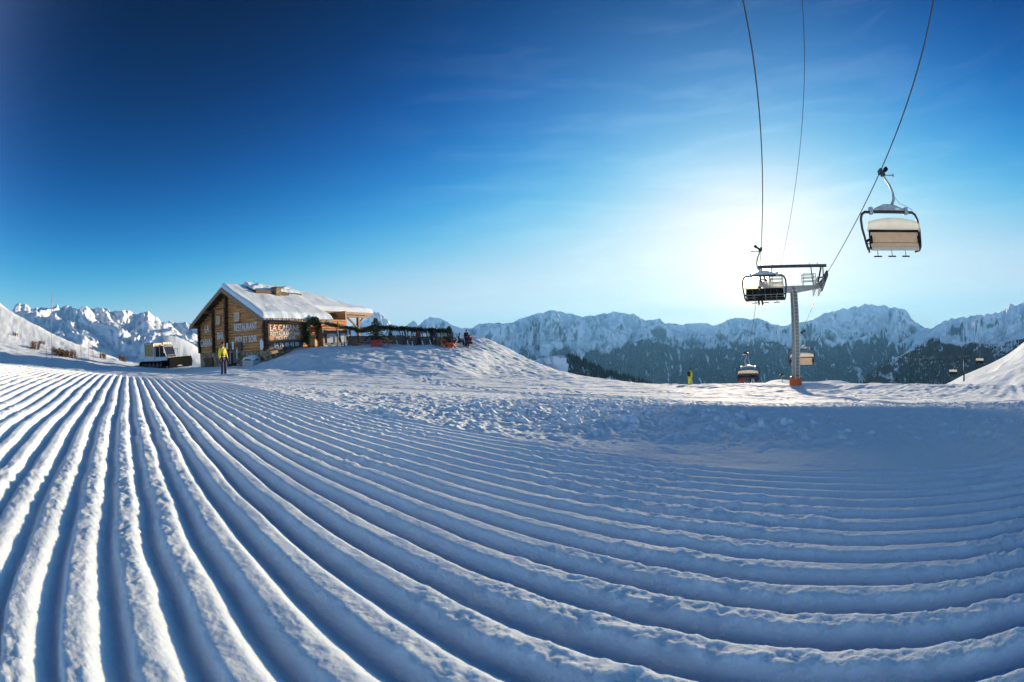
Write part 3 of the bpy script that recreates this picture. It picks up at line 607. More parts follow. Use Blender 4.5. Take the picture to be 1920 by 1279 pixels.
# extension beyond the main eave: plank wall, post, braces
mb = MB()
for k in range(8): mb.box((-A2 - .55, L1 + 3.0, roof_z(A2) - .4 - k * .2), (.07 + .012 * (k % 2), 3.6, .19))
mb.build('plank_wall', M_('wood'), cabin)
mb = MB(); mb.box((-3.2, L1 + 2.4, 2.6), (.12, 5.0, 2.7)); mb.build('porch_back_wall', M_('soffit'), cabin)
porch = empty('porch_frame', (0, 0, 0)); porch.parent = cabin
mb = MB(); mb.box((-A2 - .25, 17.8, (roof_z(A2) - .3 + 1.9) / 2), (.3, .3, roof_z(A2) - .3 - 1.9)); mb.build('post', M_('wood'), porch, bevel=.02)
mb = MB(); mb.bar((-A2 - .25, 14.6, roof_z(A2) - .45), (-A2 - .25, 20.4, roof_z(A2) - .45), .24, .28); mb.bar((-A2 - .25, 17.7, 3.6), (-A2 - .25, 15.6, roof_z(A2) - .55), .18, .18); mb.bar((-A2 - .25, 17.9, 4.0), (-A2 - .25, 19.0, roof_z(A2) - .55), .18, .18); mb.build('brace', M_('wood'), porch)

# things on and beside the cabin wall
def facing(x, y, z): return hut(x, y, z)
tag(MB().prism([(0, 0, .1), (.22, 0, .0), (.4, 0, .2), (.42, 0, .65), (.2, 0, .95), (.0, 0, .7)], (0, -.08, 0)).build('signboard', M_('white')), 'white teardrop shaped board fixed at the cabin corner below the lettering', 'sign').matrix_world = Matrix.Translation(hut(-.95, FY - .26, 1.75)) @ Matrix.Rotation(-PSI, 4, 'Z')
def leaning(name, x, z0, h, wd, lab, m, tilt=.06):
    g = MB().box((0, 0, h / 2), (wd, .07, h)); o = g.build(name, m, bevel=.02); o.matrix_world = Matrix.Translation(hut(x, FY - .42, z0)) @ Matrix.Rotation(-PSI, 4, 'Z') @ Matrix.Rotation(-tilt, 4, 'X')
    return tag(o, lab, 'board', 'boards against the cabin gable')
leaning('board', -5.55, 1.95, .55, .24, 'short white board on the gable nearest the yellow jacketed person', M_('white'), 0)
leaning('board', -4.65, 1.9, .68, .26, 'higher white board on the cabin gable under the lettering', M_('white'), 0)
leaning('board', -5.2, .65, 1.1, .13, 'thin pale board standing low beside the dark doorway', mat('weathered', (.48, .42, .36), .7, var=.2))
leaning('board', -4.55, .75, .85, .42, 'wide grey board low on the cabin gable', M_('grey_board'))
leaning('board', -4.15, 1.05, .9, .12, 'narrow white board right of the wide grey board', M_('white'))
cr = empty('storage_crate', hut(-1.75, FY - .75, -.1), -PSI, 'pale grey crate heaped with snow at the foot of the cabin gable', 'crate')
MB().box((0, 0, .52), (1.5, .9, 1.1)).build('box', mat('pale_crate', (.50, .45, .43), .8, var=.2), cr, bevel=.02)
A, B = np.meshgrid(np.linspace(-.78, .78, 24), np.linspace(-.48, .48, 16)); grid_mesh('snow_cap', np.stack([A, B, 1.08 + .34 * np.clip(1 - (A / .8) ** 4 - (B / .5) ** 4, 0, 1) ** .5 * (1 + .3 * perlin(A * 2, B * 2, 4))], -1), SNOW, cr)

# ------------------------------------------------------------------ firs, garlands, terrace
def fir_tree(name, loc, h, lab, group=None, seed=1):
    root = empty(name, loc, 0, lab, 'tree', group); g = np.random.default_rng(seed)
    MB().tube([(0, 0, 0), (0, 0, h * .97)], [.07 * h / 2, .008], 7).build('trunk', M_('bark'), root)
    pts = []; dirs = []; limbs = MB()
    nb = 70
    for k in range(nb):
        t = (k + .5) / nb; z = h * (.10 + .88 * t); L_ = h * .50 * (1 - t) ** .8 * g.uniform(.7, 1.12) + .05; a = k * 2.4 + g.uniform(-.3, .3)
        d = np.array([math.cos(a), math.sin(a), -.18 + .35 * t]); tip = np.array([0, 0, z]) + d * L_
        limbs.tube([(0, 0, z), tip], [.014 * h / 2, .004], 4)
        for q in range(int(16 + 46 * L_ / h / .36)):
            s = g.uniform(.12, 1); p = np.array([0, 0, z]) + d * L_ * s; p[2] -= .05 * h * s * s * .4
            pts.append(p); dd = d + g.normal(size=3) * .55; dd[2] -= .15; dirs.append(dd)
    limbs.build('limbs', M_('bark'), root); leaf_mesh('crown', pts, dirs, .085 * h / 1.6, M_('pine'), root, .2)
    return root
def garland(name, pts, rad_, dens, lab, cat='garland', group=None, m=None, size=.16):
    P = [np.array(p, float) for p in pts]; q = []; d = []; n = 0
    core = MB().tube(P, rad_ * .35, 6).build(name, m or M_('pine'))
    for a, b in zip(P[:-1], P[1:]):
        Ln = np.linalg.norm(b - a); t = (b - a) / max(Ln, 1e-6)
        for k in range(int(Ln * dens)):
            rv = rng.normal(size=3); rv -= t * rv.dot(t); rv /= np.linalg.norm(rv); q.append(a + (b - a) * rng.uniform() + rv * rad_ * rng.uniform(.1, 1)); d.append(rv + rng.normal(size=3) * .6)
    lf = leaf_mesh('needles', q, d, size, M_('pine'), core, .24)
    return tag(core, lab, cat, group)
def tpt(px, y, r): return Vector(at(px, y, r))
# entrance with its evergreen dressing
e0 = hut(RX + .35, 6.2, 2.0)
garland('garland', [hut(RX + .5, 5.6, 2.1), hut(RX + .5, 5.7, 3.9), hut(RX + .45, 6.4, 4.25), hut(RX + .5, 7.3, 4.1), hut(RX + .6, 7.6, 2.4)], .34, 260, 'thick fir garland arched over the cabin entrance', size=.2)
garland('garland', [hut(RX + .9, 8.2, 3.9), hut(RX + .9, 9.2, 3.75), hut(RX + .9, 10.4, 3.6), hut(RX + 1.2, 13.0, 3.3), hut(-A2 - .2, 17.6, 3.2)], .15, 240, 'fir garland hung along the beams from the entrance to the porch post', size=.14)
pg = empty('pergola', hut(RX, 8.2, 0), -PSI, 'rough timber pergola frame beside the cabin entrance', 'pergola')
MB().tube([(.9, -.2, 4.05), (1.0, 3.2, 3.5), (1.1, 6.2, 3.3)], .075, 7).build('beam', M_('wood'), pg)
MB().tube([(.2, .2, 4.0), (1.3, 3.4, 3.2)], .06, 7).build('beam', M_('wood'), pg)
MB().tube([(.2, 2.8, 4.1), (1.4, 1.4, 3.35)], .055, 7).build('beam', M_('wood'), pg)
for y in (1.6, 3.9): MB().tube([(1.0, y, 1.4), (1.0, y, 3.75 - .1 * y)], .07, 7).build('post', M_('wood'), pg)
for y in (1.6, 3.9): MB().box((.3, y, 2.5), (.05, 1.6, .9)).build('window_band', mat('pale_pane', (.3, .34, .38), .12), pg)
MB().box((.22, 2.75, 2.3), (.05, 4.6, 1.9)).build('screen', M_('grey_board'), pg)
bl = empty('barrel', hut(RX + .75, 6.1, 1.55), -PSI, 'yellow wooden barrel standing at the cabin entrance', 'barrel')
MB().lathe([(.34, 0), (.42, .3), (.45, .65), (.42, 1.0), (.34, 1.3)], 18).build('staves', mat('yellow_wood', (.52, .28, .075), .6, var=.35, vscale=3, stretch=(6, 6, .5)), bl, True)
for zz in (.28, 1.02): MB().lathe([(.435, zz - .04), (.445, zz), (.435, zz + .04)], 18).build('hoop', M_('dark_steel'), bl)
cv = empty('carved_trunk', hut(RX + .95, 7.25, 1.5), -PSI, 'tall brown carved trunk between barrel and pergola', 'sculpture')
MB().tube([(0, 0, 0), (.02, 0, .5), (-.03, 0, 1.1), (.03, .02, 1.6)], [.36, .30, .33, .2], 12).build('body', M_('wood'), cv, True)
MB().tube([(.03, .02, 1.5), (.03, .0, 1.75), (.04, -.04, 1.95)], [.18, .25, .14], 10).build('head', M_('wood'), cv, True)
# low plank wall of the terrace, seen between 655 and 850
def terr(px, r): return spot(px, r)[0]
WALL = [(652, 41.5), (700, 42.8), (750, 44), (800, 45.2), (848, 46.4)]
tw = empty('terrace_wall', terr(*WALL[0]), 0, 'low brown plank wall along the snow terrace under the garland', 'fence')
o0 = terr(*WALL[0])
for (a, b) in zip(WALL[:-1], WALL[1:]):
    p, q = terr(*a) - o0, terr(*b) - o0; g = MB()
    for k in range(5):
        zz = .05 + .19 * k; g.bar(p + Vector((0, 0, zz)), q + Vector((0, 0, zz)), .05 + .01 * (k % 2), .175)
    g.build('plank_panel', mat('terrace_plank', (.15, .085, .05), .8, var=.45, vscale=3), tw)
POSTS = [(709, 43.0, 'left of the first fir tree'), (735, 43.7, 'right of the first fir tree'), (764, 44.4, 'behind the tall white ski'), (789, 45.0, 'above the red jacketed person'), (811, 45.5, 'between the dark skis'), (833, 46.0, 'just left of the second fir tree')]
tops = []
for (px, r, w_) in POSTS:
    b = terr(px, r); top = Vector(at(px, 613 + (px - 709) * .055, r)); top = Vector((b.x, b.y, top.z)); tops.append(top)
    garland('garland_post', [b, (b + top) / 2, top], .15, 150, 'terrace post wrapped in fir branches ' + w_, 'post', 'garland posts along the terrace')
st = hut(-A2 - .1, 17.8, 3.3)
gp = [st]
for t in tops:
    mid = (gp[-1] + t) / 2; mid.z -= .08; gp += [mid, t]
gp.append(Vector(at(846, 621, 46.3)))
garland('garland', gp, .20, 330, 'long fir garland strung over the terrace posts', size=.17)
def pot(loc, rz, lab):
    r = empty('planter', loc, rz, lab, 'planter', 'red planters on the terrace')
    g = MB()
    for k in range(3): g.box((0, 0, .1 + .2 * k), (1.05 + .02 * (k % 2), .8 + .02 * (k % 2), .185))
    g.build('box', paint('red_paint', (.55, .045, .045)), r); MB().box((0, 0, .6), (.9, .66, .06)).build('soil', M_('bark'), r); return r
p1, a1 = spot(708, 40.6); pot(p1, a1, 'red planter box under the larger fir tree'); fir_tree('fir_tree', p1 + Vector((0, 0, .55)), 2.1, 'larger dark fir tree standing in the red planter', 'fir trees on the terrace', 3)
p2, a2_ = spot(845, 44.6); pot(p2 + Vector((0, 0, -.1)), a2_, 'red planter box under the smaller fir tree near the seated people'); fir_tree('fir_tree', p2 + Vector((0, 0, .4)), 1.75, 'smaller fir tree at the right end of the garland', 'fir trees on the terrace', 5)
# skis standing along the wall
SKC = {'white': (.75, .76, .78), 'dark blue': (.03, .05, .14), 'black': (.02, .02, .022), 'red': (.5, .03, .04), 'yellow': (.6, .42, .05)}
protos = {}
def ski(colr, px, r, lean, tip):
    nm = 'ski'
    if colr not in protos:
        root = empty(nm, (0, 0, 0)); L_ = 1.7; prof = []
        for k in range(15):
            t = k / 14; prof.append((L_ * t, .055 - .018 * math.sin(PI * t) if t < .9 else .055 * (1 - (t - .9) / .1 * .8), .16 * max(0, (t - .86) / .14) ** 2))
        g = MB()
        for k in range(14):
            z0, w0, y0 = prof[k]; z1, w1, y1 = prof[k + 1]
            g.add([(-w0, y0, z0), (w0, y0, z0), (w1, y1, z1), (-w1, y1, z1), (-w0, y0 + .02, z0), (w0, y0 + .02, z0), (w1, y1 + .02, z1), (-w1, y1 + .02, z1)], [(0, 1, 2, 3), (7, 6, 5, 4), (0, 4, 5, 1), (1, 5, 6, 2), (2, 6, 7, 3), (3, 7, 4, 0)])
        g.build('ski_blade', paint('ski_' + colr.replace(' ', '_'), SKC[colr], .3), root)
        MB().box((0, -.03, .82), (.075, .05, .34)).box((0, -.05, .7), (.07, .06, .08)).build('binding', M_('dark_steel'), root, bevel=.008); protos[colr] = root; o = root
    else: o = copy_tree(protos[colr])
    p, a = spot(px, r); o.matrix_world = Matrix.Translation(p + Vector((0, 0, -.12))) @ Matrix.Rotation(a, 4, 'Z') @ Matrix.Rotation(lean, 4, 'Y') @ Matrix.Rotation(tip, 4, 'X')
    tag(o, {'white': 'white ski leaning among the skis along the terrace wall', 'dark blue': 'dark blue ski stuck upright in the terrace snow', 'black': 'black ski stuck upright by the terrace wall', 'red': 'red ski leaning in the row along the terrace wall', 'yellow': 'yellow ski standing at the right end of the ski row'}[colr], 'ski', 'skis standing along the terrace wall'); return o
for (c, px, r, l, t) in [('white', 749, 41.8, -.22, -.1), ('dark blue', 757, 43, -.15, -.1), ('black', 760, 43, -.1, -.1), ('red', 764, 43, .05, -.1), ('white', 768, 42.6, -.12, -.1), ('black', 772, 43.2, .1, -.1), ('white', 777, 43, -.2, -.1), ('dark blue', 779.5, 43.4, -.1, -.1), ('black', 783, 43.4, .06, -.1), ('dark blue', 793, 43.6, -.08, -.1), ('white', 796, 43.6, -.18, -.1), ('dark blue', 799, 43.8, -.2, -.1), ('black', 802, 43.8, .05, -.1), ('dark blue', 805, 44, -.1, -.1), ('white', 811, 44, -.25, -.1), ('black', 814, 44.2, .05, -.1), ('dark blue', 817, 44.3, -.06, -.1), ('black', 820, 44.4, .1, -.1), ('red', 823, 44.4, -.1, -.1), ('black', 826, 44.5, .12, -.1), ('yellow', 829.5, 44.5, .03, -.1), ('yellow', 832, 44.5, .06, -.1),
    ('white', 640, 39.6, -.1, -.1), ('dark blue', 644, 39.8, -.16, -.1), ('black', 648, 40, .1, -.1), ('white', 652, 40.2, .14, -.1), ('dark blue', 656, 40.4, -.1, -.1)]: ski(c, px, r, l, t)
# deck chairs
def deck_chair(loc, rz, lab, m):
    r = empty('deck_chair', loc, rz, lab, 'deck chair', 'red deck chairs on the terrace'); g = MB()
    for s in (-.28, .28): g.bar((s, -.55, .05), (s, .55, .85), .04, .05); g.bar((s, .5, .03), (s, -.5, .5), .04, .05)
    g.bar((-.28, .55, .85), (.28, .55, .85), .04); g.bar((-.28, -.5, .5), (.28, -.5, .5), .04); g.build('frame', M_('plank'), r)
    P = np.array([[[x, -.5 + 1.05 * t, .5 + .35 * t - .32 * math.sin(PI * t)] for x in (-.25, .25)] for t in np.linspace(0, 1, 9)]); sl_ = grid_mesh('canvas', P, m, r); return r
RED = paint('red_canvas', (.52, .05, .045), .8)
p, a = spot(838, 43.6); deck_chair(p, a + .5, 'red deck chair left of the small fir planter', RED)
p, a = spot(851, 43.9); deck_chair(p, a - .5, 'red deck chair right of the small fir planter', RED)
p, a = spot(729, 41.6); deck_chair(p, a + .7, 'wooden deck chair beside the larger red planter', paint('tan_canvas', (.5, .3, .14), .8))
def table(loc, rz):
    r = empty('table', loc, rz, 'small pale table between the people at the terrace end', 'table'); MB().box((0, 0, .72), (.9, .7, .05)).build('table_top', M_('plank'), r, bevel=.01)
    for sx in (-.38, .38):
        for sy in (-.28, .28): MB().bar((sx, sy, 0), (sx, sy, .7), .05).build('leg', M_('plank'), r)
p, a = spot(872, 46.5); table(p, a)

# ------------------------------------------------------------------ people
def skinned(name, nodes, edges, m, parent, sub=1):
    names = list(nodes); me = bpy.data.meshes.new('sk'); me.from_pydata([nodes[k][0] for k in names], [(names.index(a), names.index(b)) for a, b in edges], [])
    o = bpy.data.objects.new('sk', me); COL.objects.link(o); o.modifiers.new('Skin', 'SKIN'); sv = me.skin_vertices[0].data
    for i, k in enumerate(names):
        rr = nodes[k][1]; sv[i].radius = rr if isinstance(rr, tuple) else (rr, rr); sv[i].use_root = (i == 0)
    md = o.modifiers.new('Sub', 'SUBSURF'); md.levels = sub; md.render_levels = sub
    bpy.context.view_layer.update(); ev = o.evaluated_get(bpy.context.evaluated_depsgraph_get()); out = bpy.data.meshes.new_from_object(ev); bpy.data.objects.remove(o)
    out.name = name; out.polygons.foreach_set('use_smooth', [True] * len(out.polygons)); return link(name, out, parent, m)
def person(loc, rz, lab, jacket, trousers, hat, sit=False, arms='down', group=None, backpack=None, skis=None, goggles=True, hgt=1.75, boots=(.03, .03, .035), lean=0., suit=None, beard=False):
    k = hgt / 1.75; r = empty('person', loc, rz, lab, 'person', group); r.scale = (k, k, k)
    off = .95 - .50 if sit else 0
    V = lambda x, y, z: (x, y - lean * max(0, z - .9), z - off)
    J = {'pelvis': V(0, 0, .95), 'spine': V(0, .01, 1.14), 'chest': V(0, .01, 1.34), 'neck': V(0, 0, 1.49), 'head_base': V(0, -.01, 1.56), 'head_mid': V(0, -.02, 1.64), 'head_top': V(0, -.01, 1.73), 'nose': V(0, -.125, 1.635)}
    for s, n in ((-1, 'r'), (1, 'l')):
        J['hip' + n] = V(.1 * s, 0, .9)
        if sit: J['knee' + n] = V(.13 * s, -.43, .95); J['ankle' + n] = V(.13 * s, -.47, .50); J['toe' + n] = V(.14 * s, -.66, .46)
        else: J['knee' + n] = V(.12 * s, -.03, .5); J['ankle' + n] = V(.13 * s, .02, .09); J['toe' + n] = V(.16 * s, -.17, .04)
        J['sh' + n] = V(.19 * s, .01, 1.42)
        if arms == 'down': el, wr, ha = (.27 * s, .03, 1.14), (.29 * s, -.06, .90), (.29 * s, -.09, .80)
        elif arms == 'forward': el, wr, ha = (.27 * s, -.06, 1.16), (.2 * s, -.32, 1.1), (.17 * s, -.41, 1.1)
        else: el, wr, ha = (.28 * s, .02, 1.16), (.14 * s, -.24, 1.08), (.1 * s, -.32, 1.08)
        J['el' + n] = V(*el); J['wr' + n] = V(*wr); J['pa' + n] = V(*ha)
        d = Vector(J['pa' + n]) - Vector(J['wr' + n]); d.normalize()
        for f, (ox, ln) in enumerate(((-.03, .085), (-.01, .095), (.012, .09), (.032, .07))):
            side = Vector((0, 1, 0)) if arms == 'down' else Vector((1, 0, 0)); b = Vector(J['pa' + n]) + side * ox + d * .02
            J[f'f{f}a' + n] = tuple(b + d * ln * .45); J[f'f{f}b' + n] = tuple(b + d * ln * .9 + Vector((-.02 * s, -.02, 0)))
        J['th' + n] = tuple(Vector(J['wr' + n]) + d * .06 + (Vector((0, -.06, 0)) if arms == 'down' else Vector((-.05 * s, 0, .02))))
    R_ = {'pelvis': (.15, .11), 'spine': (.14, .10), 'chest': (.17, .115), 'neck': .06, 'head_base': (.075, .085), 'head_mid': (.08, .1), 'head_top': (.055, .065), 'nose': .018}
    def rad_of(n):
        if n in R_: return R_[n]
        b = n[:2]
        return {'hi': .095, 'kn': .06, 'an': .045, 'to': .035, 'sh': .07, 'el': .047, 'wr': .033, 'pa': (.042, .025), 'th': .011}.get(b, .010)
    body = {n: (J[n], rad_of(n)) for n in J}
    E_ = [('pelvis', 'spine'), ('spine', 'chest'), ('chest', 'neck'), ('neck', 'head_base'), ('head_base', 'head_mid'), ('head_mid', 'head_top'), ('head_mid', 'nose')]
    for n in 'rl':
        E_ += [('pelvis', 'hip' + n), ('hip' + n, 'knee' + n), ('knee' + n, 'ankle' + n), ('ankle' + n, 'toe' + n), ('chest', 'sh' + n), ('sh' + n, 'el' + n), ('el' + n, 'wr' + n), ('wr' + n, 'pa' + n), ('wr' + n, 'th' + n)]
        for f in range(4): E_ += [('pa' + n, f'f{f}a' + n), (f'f{f}a' + n, f'f{f}b' + n)]
    skinned('body', body, E_, M_('skin'), r)
    jn = {'pelvis': (.185, .14), 'spine': (.175, .135), 'chest': (.205, .15), 'neck': .085}; ed = [('pelvis', 'spine'), ('spine', 'chest'), ('chest', 'neck')]
    for n in 'rl': jn['sh' + n] = .095; jn['el' + n] = .075; jn['wr' + n] = .062; ed += [('chest', 'sh' + n), ('sh' + n, 'el' + n), ('el' + n, 'wr' + n)]
    skinned('jacket', {n: (J[n], jn[n]) for n in jn}, ed, jacket, r)
    tn = {'pelvis': (.17, .13)}; ed = []
    for n in 'rl': tn['hip' + n] = .115; tn['knee' + n] = .088; tn['ankle' + n] = .082; ed += [('pelvis', 'hip' + n), ('hip' + n, 'knee' + n), ('knee' + n, 'ankle' + n)]
    skinned('trousers', {n: (J[n], tn[n]) for n in tn}, ed, trousers, r)
    for n in 'rl':
        a, t = Vector(J['ankle' + n]), Vector(J['toe' + n]); skinned('boot', {'a': (tuple(a + Vector((0, .03, .14))), .075), 'b': (tuple(a + Vector((0, .02, .0))), .07), 'c': (tuple(t), .055)}, [('a', 'b'), ('b', 'c')], paint('boot', boots), r)
        w0, p0 = Vector(J['wr' + n]), Vector(J['pa' + n]); gl = {'w': (tuple(w0), .05), 'p': (tuple(p0), (.055, .036)), 't': (J['th' + n], .016)}; ge = [('w', 'p'), ('w', 't')]
        for f in range(4): gl[f'a{f}'] = (J[f'f{f}a' + n], .014); gl[f'b{f}'] = (J[f'f{f}b' + n], .012); ge += [('p', f'a{f}'), (f'a{f}', f'b{f}')]
        skinned('glove', gl, ge, paint('glove', (.02, .02, .025)), r)
    h = Vector(J['head_mid']); g = MB()
    for i in range(7):
        t = i / 6 * PI / 2; pass
    pr = [(.112 * math.cos(t), .04 + .115 * math.sin(t)) for t in np.linspace(-.15, PI / 2 * .98, 8)]
    g.lathe(pr, 14, (h.x, h.y + .008, h.z - .01)); g.build('helmet', hat, r, True)
    if goggles: MB().tube([(h.x + .1 * math.sin(t), h.y - .1 * math.cos(t) - .008, h.z + .03) for t in np.linspace(-1.2, 1.2, 9)], .028, 6).build('goggles', M_('glass'), r, True)
    else:
        for s in (-1, 1): MB().lathe([(.004, -.012), (.013, 0), (.004, .012)], 8, (h.x + .035 * s, h.y - .088, h.z + .02)).build('eye', M_('rubber'), r)
        MB().tube([(h.x - .03, h.y - .09, h.z - .055), (h.x, h.y - .098, h.z - .058), (h.x + .03, h.y - .09, h.z - .055)], .008, 5).build('mouth', paint('lips', (.35, .12, .1)), r)
    if backpack:
        c = Vector(J['chest']); b = MB(); b.box((c.x, c.y + .21, c.z - .1), (.3, .17, .46)); bp = b.build('backpack', backpack, r, bevel=.05)
        for s in (-1, 1): MB().tube([(.11 * s, c.y + .14, c.z + .13), (.12 * s, c.y - .03, c.z + .175), (.12 * s, c.y - .165, c.z + .05), (.15 * s, c.y - .145, c.z - .2), (.17 * s, c.y + .1, c.z - .28)], .018, 6).build('strap', backpack, bp)
        MB().tube([(.2 * math.sin(t), c.y - .16 * math.cos(t) - 0.0, c.z - .26) for t in np.linspace(-1.6, 1.6, 11)], .018, 6).build('strap', backpack, bp)
    if skis:
        for n in 'rl':
            t = Vector(J['toe' + n]); g = MB(); w = .05; pts = [(-.75, .0), (-.6, -.0), (.6, 0), (.8, .03), (.95, .12)]
            for (a, za), (b, zb_) in zip(pts[:-1], pts[1:]): g.add([(t.x - w, t.y + .1 - a, t.z - .06 + za), (t.x + w, t.y + .1 - a, t.z - .06 + za), (t.x + w, t.y + .1 - b, t.z - .06 + zb_), (t.x - w, t.y + .1 - b, t.z - .06 + zb_), (t.x - w, t.y + .1 - a, t.z - .04 + za), (t.x + w, t.y + .1 - a, t.z - .04 + za), (t.x + w, t.y + .1 - b, t.z - .04 + zb_), (t.x - w, t.y + .1 - b, t.z - .04 + zb_)], [(3, 2, 1, 0), (4, 5, 6, 7), (0, 1, 5, 4), (1, 2, 6, 5), (2, 3, 7, 6), (3, 0, 4, 7)])
            g.build('ski', skis, r)
    return r
YEL = paint('yellow_cloth', (.86, .74, .04), .7, var=.1); NAVY = paint('navy_cloth', (.03, .042, .085), .8, vscale=5); BLK = paint('black_cloth', (.018, .018, .022), .8)
REDC = paint('red_cloth', (.55, .04, .04), .75); TEAL = paint('teal_cloth', (.04, .20, .24), .75); WHT = paint('white_cloth', (.6, .6, .62), .8); DRED = paint('helmet_red', (.12, .03, .025), .4)
p, a = spot(420, 24.6, 700); person(p + Vector((0, 0, -.01)), a + .75, 'person in a yellow jacket and dark trousers standing in front of the cabin', YEL, NAVY, DRED, backpack=BLK, goggles=False, boots=(.09, .03, .025), hgt=1.8)
p, a = spot(1293, 43.0); person(Vector((p.x, p.y, p.z - .12)), a + 2.5, 'person in a bright yellow ski suit with dark backpack walking at the rim', YEL, YEL, BLK, backpack=BLK, hgt=1.72, lean=.12)
p, a = spot(787, 44.5); person(p, a + .3, 'person in a red jacket standing among the skis under the garland', REDC, NAVY, BLK, hgt=1.6)
p, a = spot(816, 44.9); person(p, a + .3, 'person in dark clothes standing between the skis on the terrace', BLK, NAVY, BLK, hgt=1.7)
p, a = spot(877.5, 46.2); person(p, a + .6, 'person in black standing by the table at the terrace end', BLK, BLK, BLK, hgt=1.8, goggles=False)
p, a = spot(864, 46.2); person(p, a + 1.2, 'person in dark clothes sitting left of the terrace table', NAVY, BLK, BLK, sit=True, goggles=False, arms='forward')
p, a = spot(884.5, 46.6); person(p, a - .8, 'person in a red jacket sitting at the right end of the terrace', REDC, BLK, BLK, sit=True, goggles=False, arms='forward')
for px, w_, r in ((864, 'under the dark seated person left of the table', 46.25), (884.5, 'under the red jacketed person at the terrace end', 46.65)):
    p, a = spot(px, r); st_ = empty('stool', p, a, 'small wooden stool ' + w_, 'stool', 'stools on the terrace'); MB().lathe([(.18, .40), (.18, .44)], 12).build('seat', M_('plank'), st_)
    for q in range(3): MB().bar((.12 * math.cos(q * 2.1), .12 * math.sin(q * 2.1), .4), (.17 * math.cos(q * 2.1), .17 * math.sin(q * 2.1), 0), .035).build('leg', M_('plank'), st_)

# ------------------------------------------------------------------ chairlift
TR = 40.
UPD = Vector((-.50631636, -.84878311, .1523515)); DND = Vector((.43625184, .83171279, -.34342126))
PL = Vector(at(1424, 515, TR)); _b = None
for rr in np.arange(34, 48, .02):
    q = Vector(at(1545, 522, rr)); e = abs((q - PL).x * UPD.x + (q - PL).y * UPD.y)
    if _b is None or e < _b[0]: _b = (e, q)
PR = _b[1]; MID = (PL + PR) / 2; CR = (PR - PL); GA = CR.length; TRZ = math.atan2(CR.y, CR.x)
print('gauge', GA, 'PR', PR)
def rope_pt(P0, t): return P0 + (UPD * t if t >= 0 else DND * (-t))
def rope(P0, lab, name='haul_rope', r=.027, t0=-150, t1=110, dn=True):
    pts = [rope_pt(P0, t) for t in ([-150, -90, -60, -40, -25, -14, -7, -3, -1.2, 0, 1.2, 4, 9, 16, 24, 32, 45, 70, 110] if dn else [0, 8, 16, 24, 32, 45, 70, 110])]
    return tag(MB().tube(pts, r, 8).build(name, mat('rope', (.10, .10, .105), .5, .5), None, True), lab, 'cable', 'cables of the chairlift')
rope(PL, 'left steel haul rope of the chairlift, passing beside the sun'); rope(PR, 'right steel haul rope of the chairlift carrying the big empty chair')
tw_b = spot(1487, TR); base = Vector((MID.x, MID.y, tw_b[0].z))
tower = empty('lift_tower', base, TRZ, 'grey steel chairlift tower with ladder, crossarm and orange padded foot', 'lift tower')
zr = MID.z - base.z                                  # rope height above the tower foot
zb_ = zr - 1.15
mb = MB(); mb.tube([(0, 0, -1.5), (0, 0, zb_ + .25)], [.47, .33], 20); mb.build('mast', M_('steel'), tower, True)
mb = MB(); mb.lathe([(.60, -.6), (.62, 0), (.62, .62), (.57, .72)], 20); mb.build('foot_pad', paint('orange_pad', (.75, .13, .02), .6), tower, True)
mb = MB()
for s in (-.2, .2): mb.tube([(s + .08, -.62, .6), (s + .08, -.50, zb_)], .04, 6)
for k in range(int(zb_ / .3)): mb.tube([(-.12, -.61 + .12 * k * .3 / zb_, .75 + k * .3), (.28, -.61 + .12 * k * .3 / zb_, .75 + k * .3)], .028, 5)
mb.build('ladder', mat('pale_steel', (.66, .62, .52), .5, .1), tower)
mb = MB(); g2 = GA / 2
for s in (-1, 1):
    mb.add([(0, -.3, zb_ - .35), (0, .3, zb_ - .35), (0, .3, zb_ + .3), (0, -.3, zb_ + .3), (s * (g2 - .5), -.2, zb_ + .0), (s * (g2 - .5), .2, zb_ + .0), (s * (g2 - .5), .2, zb_ + .3), (s * (g2 - .5), -.2, zb_ + .3)], [(0, 1, 2, 3), (7, 6, 5, 4), (0, 4, 5, 1), (1, 5, 6, 2), (2, 6, 7, 3), (3, 7, 4, 0)])
mb.build('crossarm', M_('steel'), tower, bevel=.02)
mb = MB(); mb.bar((-g2 - .1, 0, zr + .95), (g2 + .35, 0, zr + .85), .2, .26)
mb.build('gantry_beam', M_('dark_steel'), tower)
